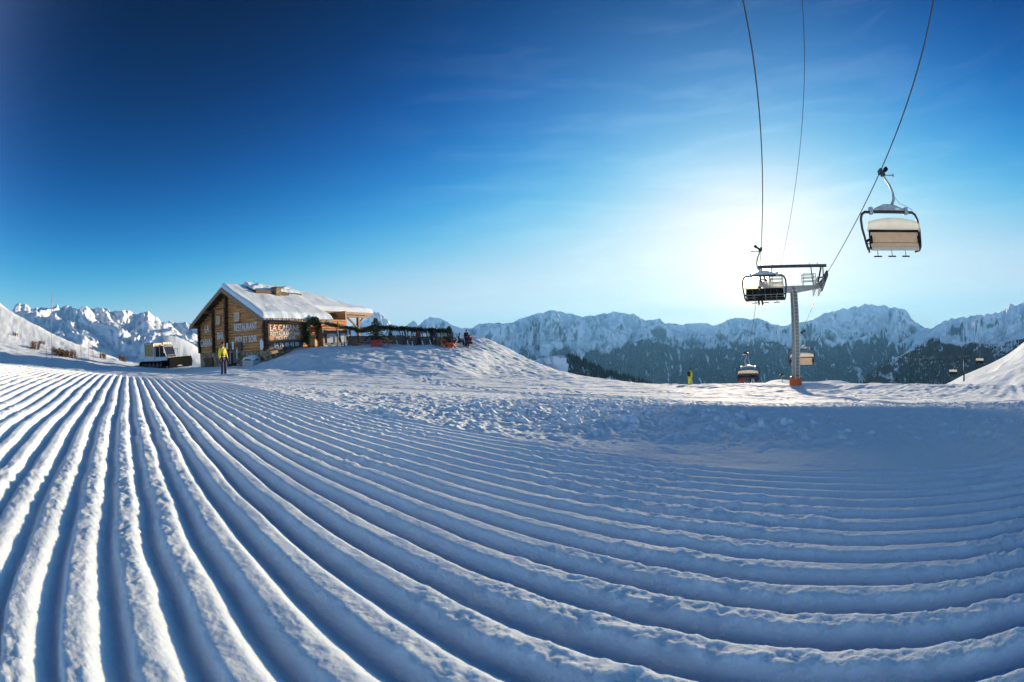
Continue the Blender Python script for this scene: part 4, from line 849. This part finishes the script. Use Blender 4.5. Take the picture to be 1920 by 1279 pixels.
for s in (-1, 1):
    mb = MB()
    for y in (-.35, .35): mb.bar((s * (g2 - .75), y * .5, zb_ + .3), (s * (g2 - .2), y * .3, zr + .82), .13)
    mb.bar((s * (g2 - 1.15), 0, zb_ + .3), (s * (g2 - 1.25), 0, zr + .85), .09); mb.bar((s * (g2 - .1), 0, zb_ + .3), (s * (g2 - .02), 0, zr + .82), .10); mb.bar((s * (g2 - .75), 0, zb_ + .9), (s * (g2 - .1), 0, zb_ + 1.0), .11); mb.bar((s * (g2 - .7), 0, zb_ + .35), (s * (g2 - .05), 0, zb_ + .95), .1)
    for xq in (-1.35, -.55): mb.bar((s * (g2 + xq), 0, zr + .9), (s * (g2 + xq), 0, zr + 1.15), .05)
    mb.build('gantry_post', M_('dark_steel'), tower)
    mb = MB()
    for y in (-.5, .5):                              # handrail round the work platform
        for zz in (.45, .85, 1.2): mb.tube([(s * 1.0, y, zb_ + .3 + zz * .8), (s * (g2 - .95), y, zb_ + .3 + zz * .8)], .034, 5)
        for xq in (1.0, g2 - .95): mb.tube([(s * xq, y, zb_ + .2), (s * xq, y, zb_ + 1.3)], .036, 5)
    mb.build('handrail', M_('steel'), tower)
    # sheave train along the rope, wheels under it
    tr = empty('sheave_train', (s * g2, 0, zr)); tr.parent = tower
    U = Vector((0, -1, .154)); D = Vector((0, 1, -.37))
    mb = MB(); mb.bar(Vector((s * .0, 0, -.42)) + D * 1.9, Vector((0, 0, -.30)) + U * 1.7, .16, .36); mb.bar((-s * .6, 0, zb_ - zr + .15), (0, 0, -.38), .2, .3); mb.build('beam', M_('dark_steel'), tr)
    for q in range(-4, 5):
        c = (U * (q * .4) if q > 0 else D * (-q * .42)) + Vector((0, 0, -.25))
        w_ = MB().tube([c + Vector((-.06, 0, 0)), c + Vector((.06, 0, 0))], .25, 16).build('sheave_wheel', M_('rubber'), tr)
        MB().tube([c + Vector((-.075, 0, 0)), c + Vector((.075, 0, 0))], .09, 10).build('hub', M_('steel'), w_)
    mb = MB()                                        # catwalk hanging beside the sheaves
    for x in (-.35 * s, -.95 * s):
        a_ = Vector((x, 0, -1.0)); mb.tube([a_ + D * 1.9, a_ + U * 1.6], .04, 5); mb.tube([a_ + D * 1.9 + Vector((0, 0, .5)), a_ + U * 1.6 + Vector((0, 0, .5))], .034, 5)
        for q in range(-4, 5):
            c = a_ + (U * (q * .4) if q > 0 else D * (-q * .45)); mb.tube([c, c + Vector((0, 0, .5))], .024, 4)
    for q in range(-6, 7):
        c = (U * (q * .26) if q > 0 else D * (-q * .3)); mb.bar(Vector((-.35 * s, 0, -1.0)) + c, Vector((-.95 * s, 0, -1.0)) + c, .04, .02)
    mb.build('catwalk', M_('steel'), tr)
# signal wire over the gantry
pw = Vector(at(1464, 498, TR + .3)); rope(pw, 'thin signal wire above the middle of the lift tower', 'signal_wire', .014, dn=False)

def hood_mat():
    if 'hood' in MATS: return MATS['hood']
    m = mat('hood', (.68, .65, .58), .45, var=.12, vscale=2, bump=.2); nt = m.node_tree; p = nt.nodes['Principled BSDF']; out = nt.nodes['Material Output']
    t = nt.nodes.new('ShaderNodeBsdfTranslucent'); t.inputs[0].default_value = (.68, .64, .56, 1); x = nt.nodes.new('ShaderNodeMixShader'); x.inputs[0].default_value = .35
    nt.links.new(p.outputs[0], x.inputs[1]); nt.links.new(t.outputs[0], x.inputs[2]); tr = nt.nodes.new('ShaderNodeBsdfTransparent'); tr.inputs[0].default_value = (1, .97, .92, 1); y = nt.nodes.new('ShaderNodeMixShader'); y.inputs[0].default_value = .45
    nt.links.new(x.outputs[0], y.inputs[1]); nt.links.new(tr.outputs[0], y.inputs[2]); nt.links.new(y.outputs[0], out.inputs['Surface']); return m
def lift_chair(loc, rz, lab, bubble=True, roll=0.):
    r = empty('chairlift_chair', loc, rz, lab, 'chairlift chair', 'chairs of the chairlift')
    g = empty('grip', (0, 0, 0)); g.parent = r
    mb = MB(); mb.box((0, 0, -.05), (.16, .5, .22)); mb.box((-.12, 0, -.16), (.2, .3, .2)); mb.build('grip_body', M_('dark_steel'), g, bevel=.02)
    mb = MB(); mb.tube([(-.1, -.12, -.1), (-.42, -.16, .12)], .075, 10); mb.tube([(-.36, -.15, .08), (-.52, -.17, .2)], .11, 10); mb.build('grip_roller', M_('rubber'), g)
    mb = MB(); mb.tube([(-.18, 0, -.22), (-.74, -.05, -.2)], .028, 6); mb.lathe([(.06, -.05), (.06, .05)], 10, (-.76, -.05, -.2)); mb.build('grip_lever', M_('steel'), g)
    mb = MB(); mb.tube([(-.1, 0, -.1), (-.2, 0, -.4), (-.38, 0, -.72), (-.48, 0, -1.1), (-.44, 0, -1.42), (-.26, 0, -1.68), (-.02, 0, -1.78)], [.06, .06, .065, .07, .075, .08, .085], 10); mb.build('hanger_arm', mat('galvanised', (.42, .43, .43), .45, .5, var=.3, vscale=6), r, True)
    mb = MB(); mb.prism([(-1.0, -.11, -1.96), (1.0, -.11, -1.96), (.85, -.11, -1.86), (.28, -.11, -1.66), (-.28, -.11, -1.66), (-.85, -.11, -1.86)], (0, .22, 0))
    for s in (-1, 1): mb.box((s * 1.05, 0, -1.96), (.2, .28, .32))
    mb.build('crosshead', MATS['galvanised'], r, bevel=.02)
    mb = MB(); pts = []
    for s in (-1, 1):
        side = [(s * 1.42, 0, -2.02), (s * 1.60, -.0, -2.12), (s * 1.70, -.0, -2.35), (s * 1.72, .02, -2.8), (s * 1.66, .05, -3.25), (s * 1.60, .08, -3.62), (s * 1.52, .02, -3.78), (s * 1.4, -.3, -3.8)]
        pts = side[::-1] + pts if s < 0 else pts + side
    mb.tube(pts, .068, 8); mb.tube([(-1.45, .1, -3.74), (1.45, .1, -3.74)], .05, 8); mb.build('frame', M_('dark_steel'), r, True)
    # seat backs, tan outside, dark cushions towards the riders
    mb = MB(); mb.prism([(-1.42, .30, -2.98), (1.42, .30, -2.98), (1.42, .22, -3.68), (-1.42, .22, -3.68)], (0, .035, 0)); mb.build('seat_back', paint('tan_shell', (.86, .50, .27), .6, var=.1, vscale=3), r, bevel=.01)
    MB().prism([(-1.40, .262, -3.69), (1.40, .262, -3.69), (1.40, .20, -3.84), (-1.40, .20, -3.84)], (0, .03, 0)).build('lower_trim', paint('pale_trim', (.62, .56, .46), .6), r)
    mb = MB(); mb.bar((-1.40, .283, -3.5), (1.40, .283, -3.5), .012, .022)
    mb.bar((-1.40, .283, -3.5), (-1.40, .27, -3.66), .012); mb.build('seam', mat('seam', (.30, .17, .08), .8), r)
    MB().box((-.5, .125, -1.9), (.26, .03, .1)).build('number_plate', M_('white'), r)
    MB().tube([(-.46, 0, -1.2), (-.75, .02, -1.6), (-1.1, .02, -1.72), (-1.45, .02, -1.9), (-1.62, .0, -2.16)], .012, 5).build('control_cable', M_('rubber'), r)
    mb = MB()
    for q in range(6): mb.box((-1.19 + q * .476, .18, -3.24), (.44, .08, .62))
    mb.build('back_cushion', M_('rubber'), r, bevel=.03)
    mb = MB()
    for q in range(6): mb.box((-1.19 + q * .476, -.06, -3.66), (.44, .5, .09))
    mb.build('seat_cushion', M_('rubber'), r, bevel=.03)
    mb = MB(); mb.tube([(-1.46, .36, -2.97), (1.46, .36, -2.97)], .06, 8)
    for s in (-1, 1): mb.tube([(s * 1.44, .33, -2.95), (s * 1.47, .26, -3.4), (s * 1.47, .2, -3.74)], .045, 8); mb.tube([(s * 1.47, .25, -3.35), (s * 1.62, .06, -3.4)], .06, 8); mb.box((s * 1.42, .36, -3.36), (.14, .08, .34))
    mb.build('seat_frame', M_('rubber'), r, True)
    if bubble:                                        # folded-up weather hood
        nA, nB = 26, 9; P = np.zeros((nB, nA, 3))
        for i in range(nB):
            t = i / (nB - 1)
            for j in range(nA):
                u = j / (nA - 1) * 2 - 1; P[i, j] = (1.56 * u * (1 - .05 * t * t), .34 + .30 * math.sin(PI * t * .8) - .1 * u * u, -2.98 + .56 * t * (1 - .30 * abs(u) ** 2.2))
        h = grid_mesh('weather_hood', P, hood_mat(), r); sm = h.modifiers.new('Solid', 'SOLIDIFY'); sm.thickness = .02
    bar = empty('safety_bar', (0, 0, 0)); bar.parent = r
    mb = MB(); mb.tube([(-1.5, .1, -3.3), (-1.42, -.42, -3.42), (1.42, -.42, -3.42), (1.5, .1, -3.3)], .028, 6); mb.build('bar', M_('steel'), bar, True)
    for x in (-.85, 0, .85):
        mb = MB(); mb.tube([(x, -.42, -3.42), (x, -.50, -3.98)], .022, 6); f = mb.build('footrest_rod', M_('steel'), bar)
        MB().tube([(x - .23, -.5, -4.0), (x + .23, -.5, -4.0)], .035, 6).build('footrest', M_('rubber'), f)
    return r
RZL = math.atan2(UPD.x, -UPD.y); RZR = RZL + PI
def t_at(P0, y, px=None):                             # where along the rope a height of the photo lies
    best = None
    for t in np.arange(-70, 34, .02):
        q = rope_pt(P0, t); v = np.array(q); a_, b_, c_ = v @ RT, v @ UP, v @ FW; th = math.acos(c_ / np.linalg.norm(v)); rr_ = 2 * FPX * math.sin(th / 2); yy = 639.5 - rr_ * b_ / math.hypot(a_, b_)
        if best is None or abs(yy - y) < best[0]: best = (abs(yy - y), t)
    return best[1]
tA = t_at(PR, 322); cA = rope_pt(PR, tA) + Vector((0, 0, .04)); lift_chair(cA, RZR, 'large empty chair with tan seat back and pale hood, high at the right')
tB = t_at(PL, 467); cB = rope_pt(PL, tB) + Vector((0, 0, .04)); lift_chair(cB, RZL, 'chair in front of the sun beside the lift tower with one rider')
tC = t_at(PR, 623); cC = rope_pt(PR, tC) + Vector((0, 0, .04)); lift_chair(cC, RZR, 'empty chair with pale hood half hidden behind the tower mast')
tD = t_at(PL, 663); cD = rope_pt(PL, tD) + Vector((0, 0, .04)); lift_chair(cD, RZL, 'distant chair full of riders left of the tower foot')
tE = t_at(PR, 704); cE = rope_pt(PR, tE) + Vector((0, 0, .04)); lift_chair(cE, RZR, 'lowest chair just dipping below the rim left of the tower foot')
print('chairs', [tuple(round(v, 1) for v in c) for c in (cA, cB, cC, cD, cE)])
def seat_rider(c, q, lab, ja, tr_, hat, ski_m, grp):
    R = Matrix.Rotation(RZL, 4, 'Z'); pos = Vector(c) + (R @ Vector((-1.19 + q * .476, -.0, -3.60 - .50 + .0)))
    return person(pos, RZL, lab, ja, tr_, hat, sit=True, arms='forward', skis=ski_m, group=grp)
SKM = paint('ski_dark', (.05, .05, .06)); SKW = paint('ski_white', (.6, .6, .62))
seat_rider(cB, 1.6, 'rider in dark clothes on the chair in front of the sun', BLK, BLK, BLK, SKM, None)
for q, (ja, tr_, n, k_) in enumerate([(BLK, REDC, 'black jacket and red trousers at the left end of the distant chair', SKM), (BLK, REDC, 'black jacket and red trousers second from left on the distant chair', SKW), (NAVY, TEAL, 'navy jacket and teal trousers left of the middle of the distant chair', SKM), (BLK, NAVY, 'black jacket and navy trousers right of the middle of the distant chair', SKM), (BLK, WHT, 'black jacket and white trousers on the distant chair', SKW), (NAVY, NAVY, 'navy clothes at the right end of the distant chair', SKM)]):
    seat_rider(cD, q, 'rider in ' + n, ja, tr_, BLK, k_, 'riders on the distant chair')

# far lift on the right slope
ft = at(1806, 716, 125); fb = Vector(ft); far_t = empty('lift_tower', fb, spot(1806, 100)[1], 'tiny far lift tower on the right snow slope', 'lift tower')
MB().tube([(.3, 0, -2), (.0, 0, 6.2)], [.32, .22], 10).build('mast', M_('dark_steel'), far_t, True)
MB().bar((-2.6, 0, 6.0), (2.2, 0, 6.4), .45, .55).build('crossarm', M_('dark_steel'), far_t)
for x in (-2.5, 2.1): MB().bar((x, -1.2, 6.0), (x, 1.2, 6.1), .2, .5).build('sheave_train', M_('rubber'), far_t)
def far_chair(px, y, lab):
    r = empty('chairlift_chair', Vector(at(px, y, 125)), spot(px, 100)[1], lab, 'chairlift chair', 'chairs of the far lift'); MB().tube([(0, 0, .5), (0, 0, 2.4)], .05, 6).build('hanger_arm', M_('steel'), r)
    MB().box((0, .2, .1), (2.6, .12, .55)).build('weather_hood', MATS['hood'], r, bevel=.04); MB().box((0, 0, -.5), (2.5, .5, .5)).build('seat', M_('rubber'), r, bevel=.04)
far_chair(1787, 696, 'tiny chair hanging left of the far lift tower'); far_chair(1837, 675, 'tiny chair hanging right of the far lift tower')
for s, lab in ((-2.5, 'left cable of the far lift on the right slope'), (2.1, 'right cable of the far lift on the right slope')):
    c = far_t.matrix_basis @ Vector((s, 0, 6.4)); R = Matrix.Rotation(spot(1806, 100)[1], 3, 'Z')
    tag(MB().tube([c + R @ Vector((-22, 30, -3.4)), c, c + R @ Vector((40, 20, 12))], .03, 5).build('haul_rope', MATS['rope']), lab, 'cable', 'cables of the far lift')

# ------------------------------------------------------------------ piste machine
gp_, ga = spot(303, 53, 690)
gr = empty('snow_groomer', gp_ + Vector((0, 0, -.05)), ga + rad(47), 'white piste groomer with tan cargo box, dark cab and black blade', 'snow groomer'); gr.scale = (.93, .93, .93)
# local: -Y is forwards
mb = MB(); mb.prism([(-1.0, -2.0, .55), (-1.0, -1.7, .95), (-1.0, 2.3, .95), (-1.0, 2.5, .5)], (2.0, 0, 0)); mb.build('chassis', M_('dark_steel'), gr, bevel=.03)
for s in (-1, 1):
    mb = MB(); ring = [(-2.2, .62), (-1.9, .2), (-1.4, .0), (1.6, .0), (2.2, .2), (2.5, .6), (2.2, .92), (-1.9, .92)]
    n = len(ring); x0 = s * 1.05; x1 = s * 2.05
    inner = [(y * .93, .46 + (z - .46) * .86) for y, z in ring]
    vs = [(x0, y, z) for y, z in ring] + [(x1, y, z) for y, z in ring] + [(x0, y, z) for y, z in inner] + [(x1, y, z) for y, z in inner]
    mb.add(vs, [(i, (i + 1) % n, n + (i + 1) % n, n + i) for i in range(n)] + [(2 * n + i, 3 * n + i, 3 * n + (i + 1) % n, 2 * n + (i + 1) % n) for i in range(n)] + [(n + i, n + (i + 1) % n, 3 * n + (i + 1) % n, 3 * n + i) for i in range(n)] + [(i, 2 * n + i, 2 * n + (i + 1) % n, (i + 1) % n) for i in range(n)])
    for i in range(n):
        (ya, za), (yb, zb2) = ring[i], ring[(i + 1) % n]; m_ = max(1, int(math.hypot(yb - ya, zb2 - za) / .28))
        for q in range(m_):
            t = (q + .5) / m_; mb.box(((x0 + x1) / 2, ya + (yb - ya) * t, za + (zb2 - za) * t), (1.02, .06, .10))
    trk = mb.build('track', M_('rubber'), gr)
    for y in (-1.75, -1.0, -.2, .6, 1.4, 2.0): MB().tube([(s * 1.25, y, .44), (s * 1.85, y, .44)], .32, 14).build('road_wheel', M_('dark_steel'), trk)
    MB().box((s * 1.55, .2, 1.0), (1.05, 4.2, .07)).build('mudguard', paint('groomer_white', (.72, .73, .72), .4), gr, bevel=.02)
cab = empty('cab', (0, 0, 0)); cab.parent = gr
GW = MATS['groomer_white']
mb = MB(); mb.prism([(-1.05, -2.1, .98), (-1.05, -2.15, 1.35), (-1.05, -1.75, 1.42), (-1.05, .25, 1.42), (-1.05, .25, .98)], (2.1, 0, 0)); mb.build('cab_shell', GW, cab, bevel=.03)
mb = MB(); mb.prism([(-1.0, -1.95, 1.43), (-1.0, -1.45, 2.55), (-1.0, .1, 2.55), (-1.0, .15, 1.43)], (2.0, 0, 0)); mb.build('window', M_('glass'), cab)
for x in (-1.02, 1.02):
    MB().bar((x, -1.97, 1.43), (x, -1.47, 2.55), .08).build('pillar', GW, cab); MB().bar((x, .12, 1.43), (x, .08, 2.55), .12).build('pillar', GW, cab); MB().bar((x, -.75, 1.43), (x, -.75, 2.55), .06).build('pillar', GW, cab)
mb = MB(); mb.box((0, -.68, 2.62), (2.15, 1.75, .14)); mb.build('cab_roof', M_('dark_steel'), cab, bevel=.04)
mb = MB(); mb.bar((-.95, -1.2, 2.98), (.95, -1.2, 2.98), .12, .3); mb.bar((-.9, -1.2, 2.68), (-.9, -1.2, 2.9), .06); mb.bar((.9, -1.2, 2.68), (.9, -1.2, 2.9), .06); lb = mb.build('light_bar', M_('dark_steel'), cab)
for q in range(4): MB().box((-.68 + q * .45, -1.29, 2.98), (.28, .06, .2)).build('lamp', paint('amber_lens', (.6, .28, .06), .3), lb, bevel=.02)
MB().lathe([(.1, 2.69), (.1, 2.85), (.05, 2.9)], 12, (-.4, -.3, 0)).build('beacon', paint('amber_lens', (.6, .28, .06)), cab)
for s in (-1, 1):
    mb = MB(); mb.tube([(s * 1.02, -1.7, 2.3), (s * 1.45, -2.0, 2.25)], .025, 6); mb.box((s * 1.5, -2.02, 2.1), (.22, .08, .5)); mb.build('mirror', M_('dark_steel'), cab)
box = empty('cargo_box', (0, 0, 0)); box.parent = gr
mb = MB(); mb.box((0, 1.35, 1.25), (2.0, 1.9, .55)); mb.build('load_bed', GW, box, bevel=.03)
mb = MB(); mb.box((0, 1.35, 2.25), (1.9, 1.75, 1.42)); mb.build('panel', paint('tan_panel', (.50, .33, .14), .7, var=.3, vscale=2.5), box)
mb = MB()
for x in (-.97, .97):
    for y in (.45, 2.25): mb.bar((x, y, 1.5), (x, y, 3.0), .1)
for y in (.45, 2.25): mb.bar((-1.0, y, 2.98), (1.0, y, 2.98), .1)

for x in (-.97, .97): mb.bar((x, .45, 2.98), (x, 2.25, 2.98), .1)
mb.build('box_frame', GW, box); MB().box((0, 1.35, 3.05), (2.06, 1.98, .1)).build('box_lid', M_('dark_steel'), box, bevel=.02)
bd = empty('blade', (0, 0, 0)); bd.parent = gr
P = np.array([[[x, -3.2 - .30 * math.cos(t) + .18 * abs(x) / 2.4 * -1, .12 + .62 * (t / 1.2 + 1)] for x in np.linspace(-2.5, 2.5, 13)] for t in np.linspace(-1.2, 1.2, 8)]); o = grid_mesh('blade_plate', P, mat('black_blade', (.008, .008, .009), .9, spec=.05), bd); o.modifiers.new('S', 'SOLIDIFY').thickness = .06
mb = MB()
for x in (-.7, .7): mb.bar((x, -1.9, .6), (x, -3.35, .55), .16, .2)
mb.bar((-2.4, -3.38, .35), (2.4, -3.38, .35), .12, .16); mb.build('push_frame', M_('dark_steel'), bd)
mb = MB(); 
for x in np.linspace(-2.4, 2.4, 7): mb.bar((x, -3.5, 1.3), (x, -3.5, 1.62), .04)
mb.bar((-2.4, -3.5, 1.62), (2.4, -3.5, 1.62), .04); mb.build('blade_guard', M_('dark_steel'), bd)
mb = MB(); mb.box((0, 3.1, .35), (4.2, .7, .35)); mb.bar((-.5, 2.3, .7), (-.5, 3.0, .5), .12); mb.bar((.5, 2.3, .7), (.5, 3.0, .5), .12); mb.build('tiller', M_('dark_steel'), gr, bevel=.03)

# ------------------------------------------------------------------ poles, bushes on the left hill
pp, pa_ = spot(97.5, 46, 668); topz = Vector(at(100.5, 553, 46)).z
pole = empty('marker_pole', pp, 0, 'tall thin pink topped marker pole on the left slope', 'pole'); Hh = topz - pp.z
MB().tube([(0, 0, -.4), (.05, 0, Hh * .62)], [.035, .03], 8).build('shaft', paint('pole_orange', (.45, .20, .16)), pole, True); MB().tube([(.05, 0, Hh * .62), (.09, 0, Hh)], [.06, .045], 8).build('sleeve', paint('pole_pink', (.62, .22, .30)), pole, True)
fence_pts = []
for i, (px, r, y1, lab) in enumerate([(88, 47, 648, 'short orange stake left of the tall pole'), (166, 50, 637, 'leaning orange stake at the foot of the left slope'), (175, 49, 646, 'orange stake right of the leaning one on the left slope'), (152, 51, 648, 'short orange stake uphill of the leaning one')]):
    p, a = spot(px, r, 670); h = max(1.1, Vector(at(px, y1, r)).z - p.z); h = min(h, 2.0)
    tag(MB().tube([p - Vector((0, 0, .3)), p + Vector((.06 if i % 2 else -.03, 0, h))], [.03, .025], 7).build('marker_stake', MATS['pole_orange'], None, True), lab, 'stake', 'orange stakes on the left slope'); fence_pts.append(p + Vector((0, 0, h * .8)))
def bush(px, r, w, h, n, lab, seed, slope=0):
    g = np.random.default_rng(seed); p, a = spot(px, r, 660); root = empty('bush', p, a, lab, 'bush', 'brown bushes on the left slope'); pts = []; dirs = []; st_ = MB()
    for k in range(max(6, int(w * 14))):
        cx = g.uniform(-w / 2, w / 2); cy = g.uniform(-.9, .9); wp = root.matrix_basis @ Vector((cx, cy, 0)); cz = float(base_z(wp.x, wp.y)) - p.z; hh = h * g.uniform(.25, 1.15); rr_ = h * g.uniform(.12, .28)
        for q in range(4): d = Vector((g.normal() * .4, g.normal() * .4, 1)); st_.tube([(cx, cy, cz - .1), (cx + d.x * hh * .6, cy + d.y * hh * .6, cz + hh * .8)], [.02, .006], 4)
        for q in range(int(n * .35)):
            v = g.normal(size=3); v /= np.linalg.norm(v); v *= rr_ * g.uniform(.2, 1) ** .5; pts.append((cx + v[0], cy + v[1], cz + hh * .55 + v[2] * 1.1)); dirs.append(v + g.normal(size=3) * rr_ * .6)
    st_.build('stems', M_('bark'), root); leaf_mesh('leaves', pts, dirs, .11, M_('shrub'), root, .25)
bush(65, 60, 1.6, 1.1, 130, 'dark brown bush highest on the left slope', 2); bush(112, 54, 2.4, 1.0, 130, 'long brown bush in the middle of the left slope', 3); bush(127, 52, 2.2, 1.05, 130, 'rusty bush at the lower end of the brown row', 4); bush(192, 60, .8, .8, 120, 'small dark bush near the foot of the slope', 5); bush(229, 62, 1.0, 1.1, 120, 'small bush left of the piste groomer', 6); bush(79, 66, 1.0, .5, 70, 'low twiggy bush above the long brown one', 7); bush(30, 70, .9, .5, 60, 'tiny low bush near the top of the left slope', 8)

# ------------------------------------------------------------------ far woods
def forest(name, obj, n, keep, h0, h1, lab, seed, m):
    me = obj.data; nv = len(me.vertices); co_ = np.empty(nv * 3, np.float32); me.vertices.foreach_get('co', co_); co_ = co_.reshape(-1, 3); no = np.empty(nv * 3, np.float32); me.vertices.foreach_get('normal', no); no = no.reshape(-1, 3)
    g = np.random.default_rng(seed); idx = np.where(keep(co_))[0]; idx = g.choice(idx, n); P = co_[idx] + g.normal(size=(n, 3)) * [3, 3, 0]; h = g.uniform(h0, h1, n); V = []; F = []
    ang = np.arange(5) * 2 * PI / 5; k = 0
    top = np.stack([P[:, 0], P[:, 1], P[:, 2] + h], -1); rr_ = h * g.uniform(.16, .24, n); ring = np.stack([P[:, None, 0] + rr_[:, None] * np.cos(ang + .7), P[:, None, 1] + rr_[:, None] * np.sin(ang + .7), np.repeat(P[:, None, 2] - .12 * h[:, None], 5, 1)], -1)
    V = np.concatenate([ring, top[:, None]], 1).reshape(-1, 3); b = np.arange(n)[:, None, None] * 6; f = np.stack([np.arange(5), (np.arange(5) + 1) % 5, np.full(5, 5)], -1)[None]
    me2 = bpy.data.meshes.new(name); me2.from_pydata(V.tolist(), [], (b + f).reshape(-1, 3).tolist()); o = link(name, me2, None, m); tag(o, lab, kind='stuff'); return o
FM = mat('forest', (.035, .045, .042), .9, var=.5, vscale=.02)
def pix(co_):
    a, b, c = co_ @ RT, co_ @ UP, co_ @ FW; n = np.linalg.norm(co_, axis=1); rr_ = 2 * FPX * np.sin(np.arccos(np.clip(c / n, -1, 1)) / 2); h = np.hypot(a, b) + 1e-9
    return 960 + rr_ * a / h, 639.5 - rr_ * b / h
def keep_hill(c):
    x, y = pix(c); f = fbm(c[:, 0] * .006, c[:, 1] * .006, 3, 5); return (np.hypot(c[:, 0], c[:, 1]) < 905) & (x > 1068 + (y - 668) * .05 + 5 * f)
forest('forest', nc, 7000, keep_hill, 7, 12, 'dark fir wood on the right flank of the low hill', 3, FM)
def keep_slope(c):
    x, y = pix(c); f = fbm(c[:, 0] * .008, c[:, 1] * .008, 4, 15); strip = (x - (1690 - (y - 700) * .25))
    snow_strip = (np.abs(x - (1676 + (690 - y) * .75)) < 16 + (y - 690) * .25) & (y > 655)
    return (np.hypot(c[:, 0], c[:, 1]) < 1502) & ~snow_strip & (f + .55 * sst(645, 690, y) - .30 * (x > 1790) * (y < 700) > -.02) & ~((y < 645) & (x > 1770))
forest('forest', n1, 12000, keep_slope, 9, 17, 'dark wood with snow gaps covering the slope at the right', 4, FM)
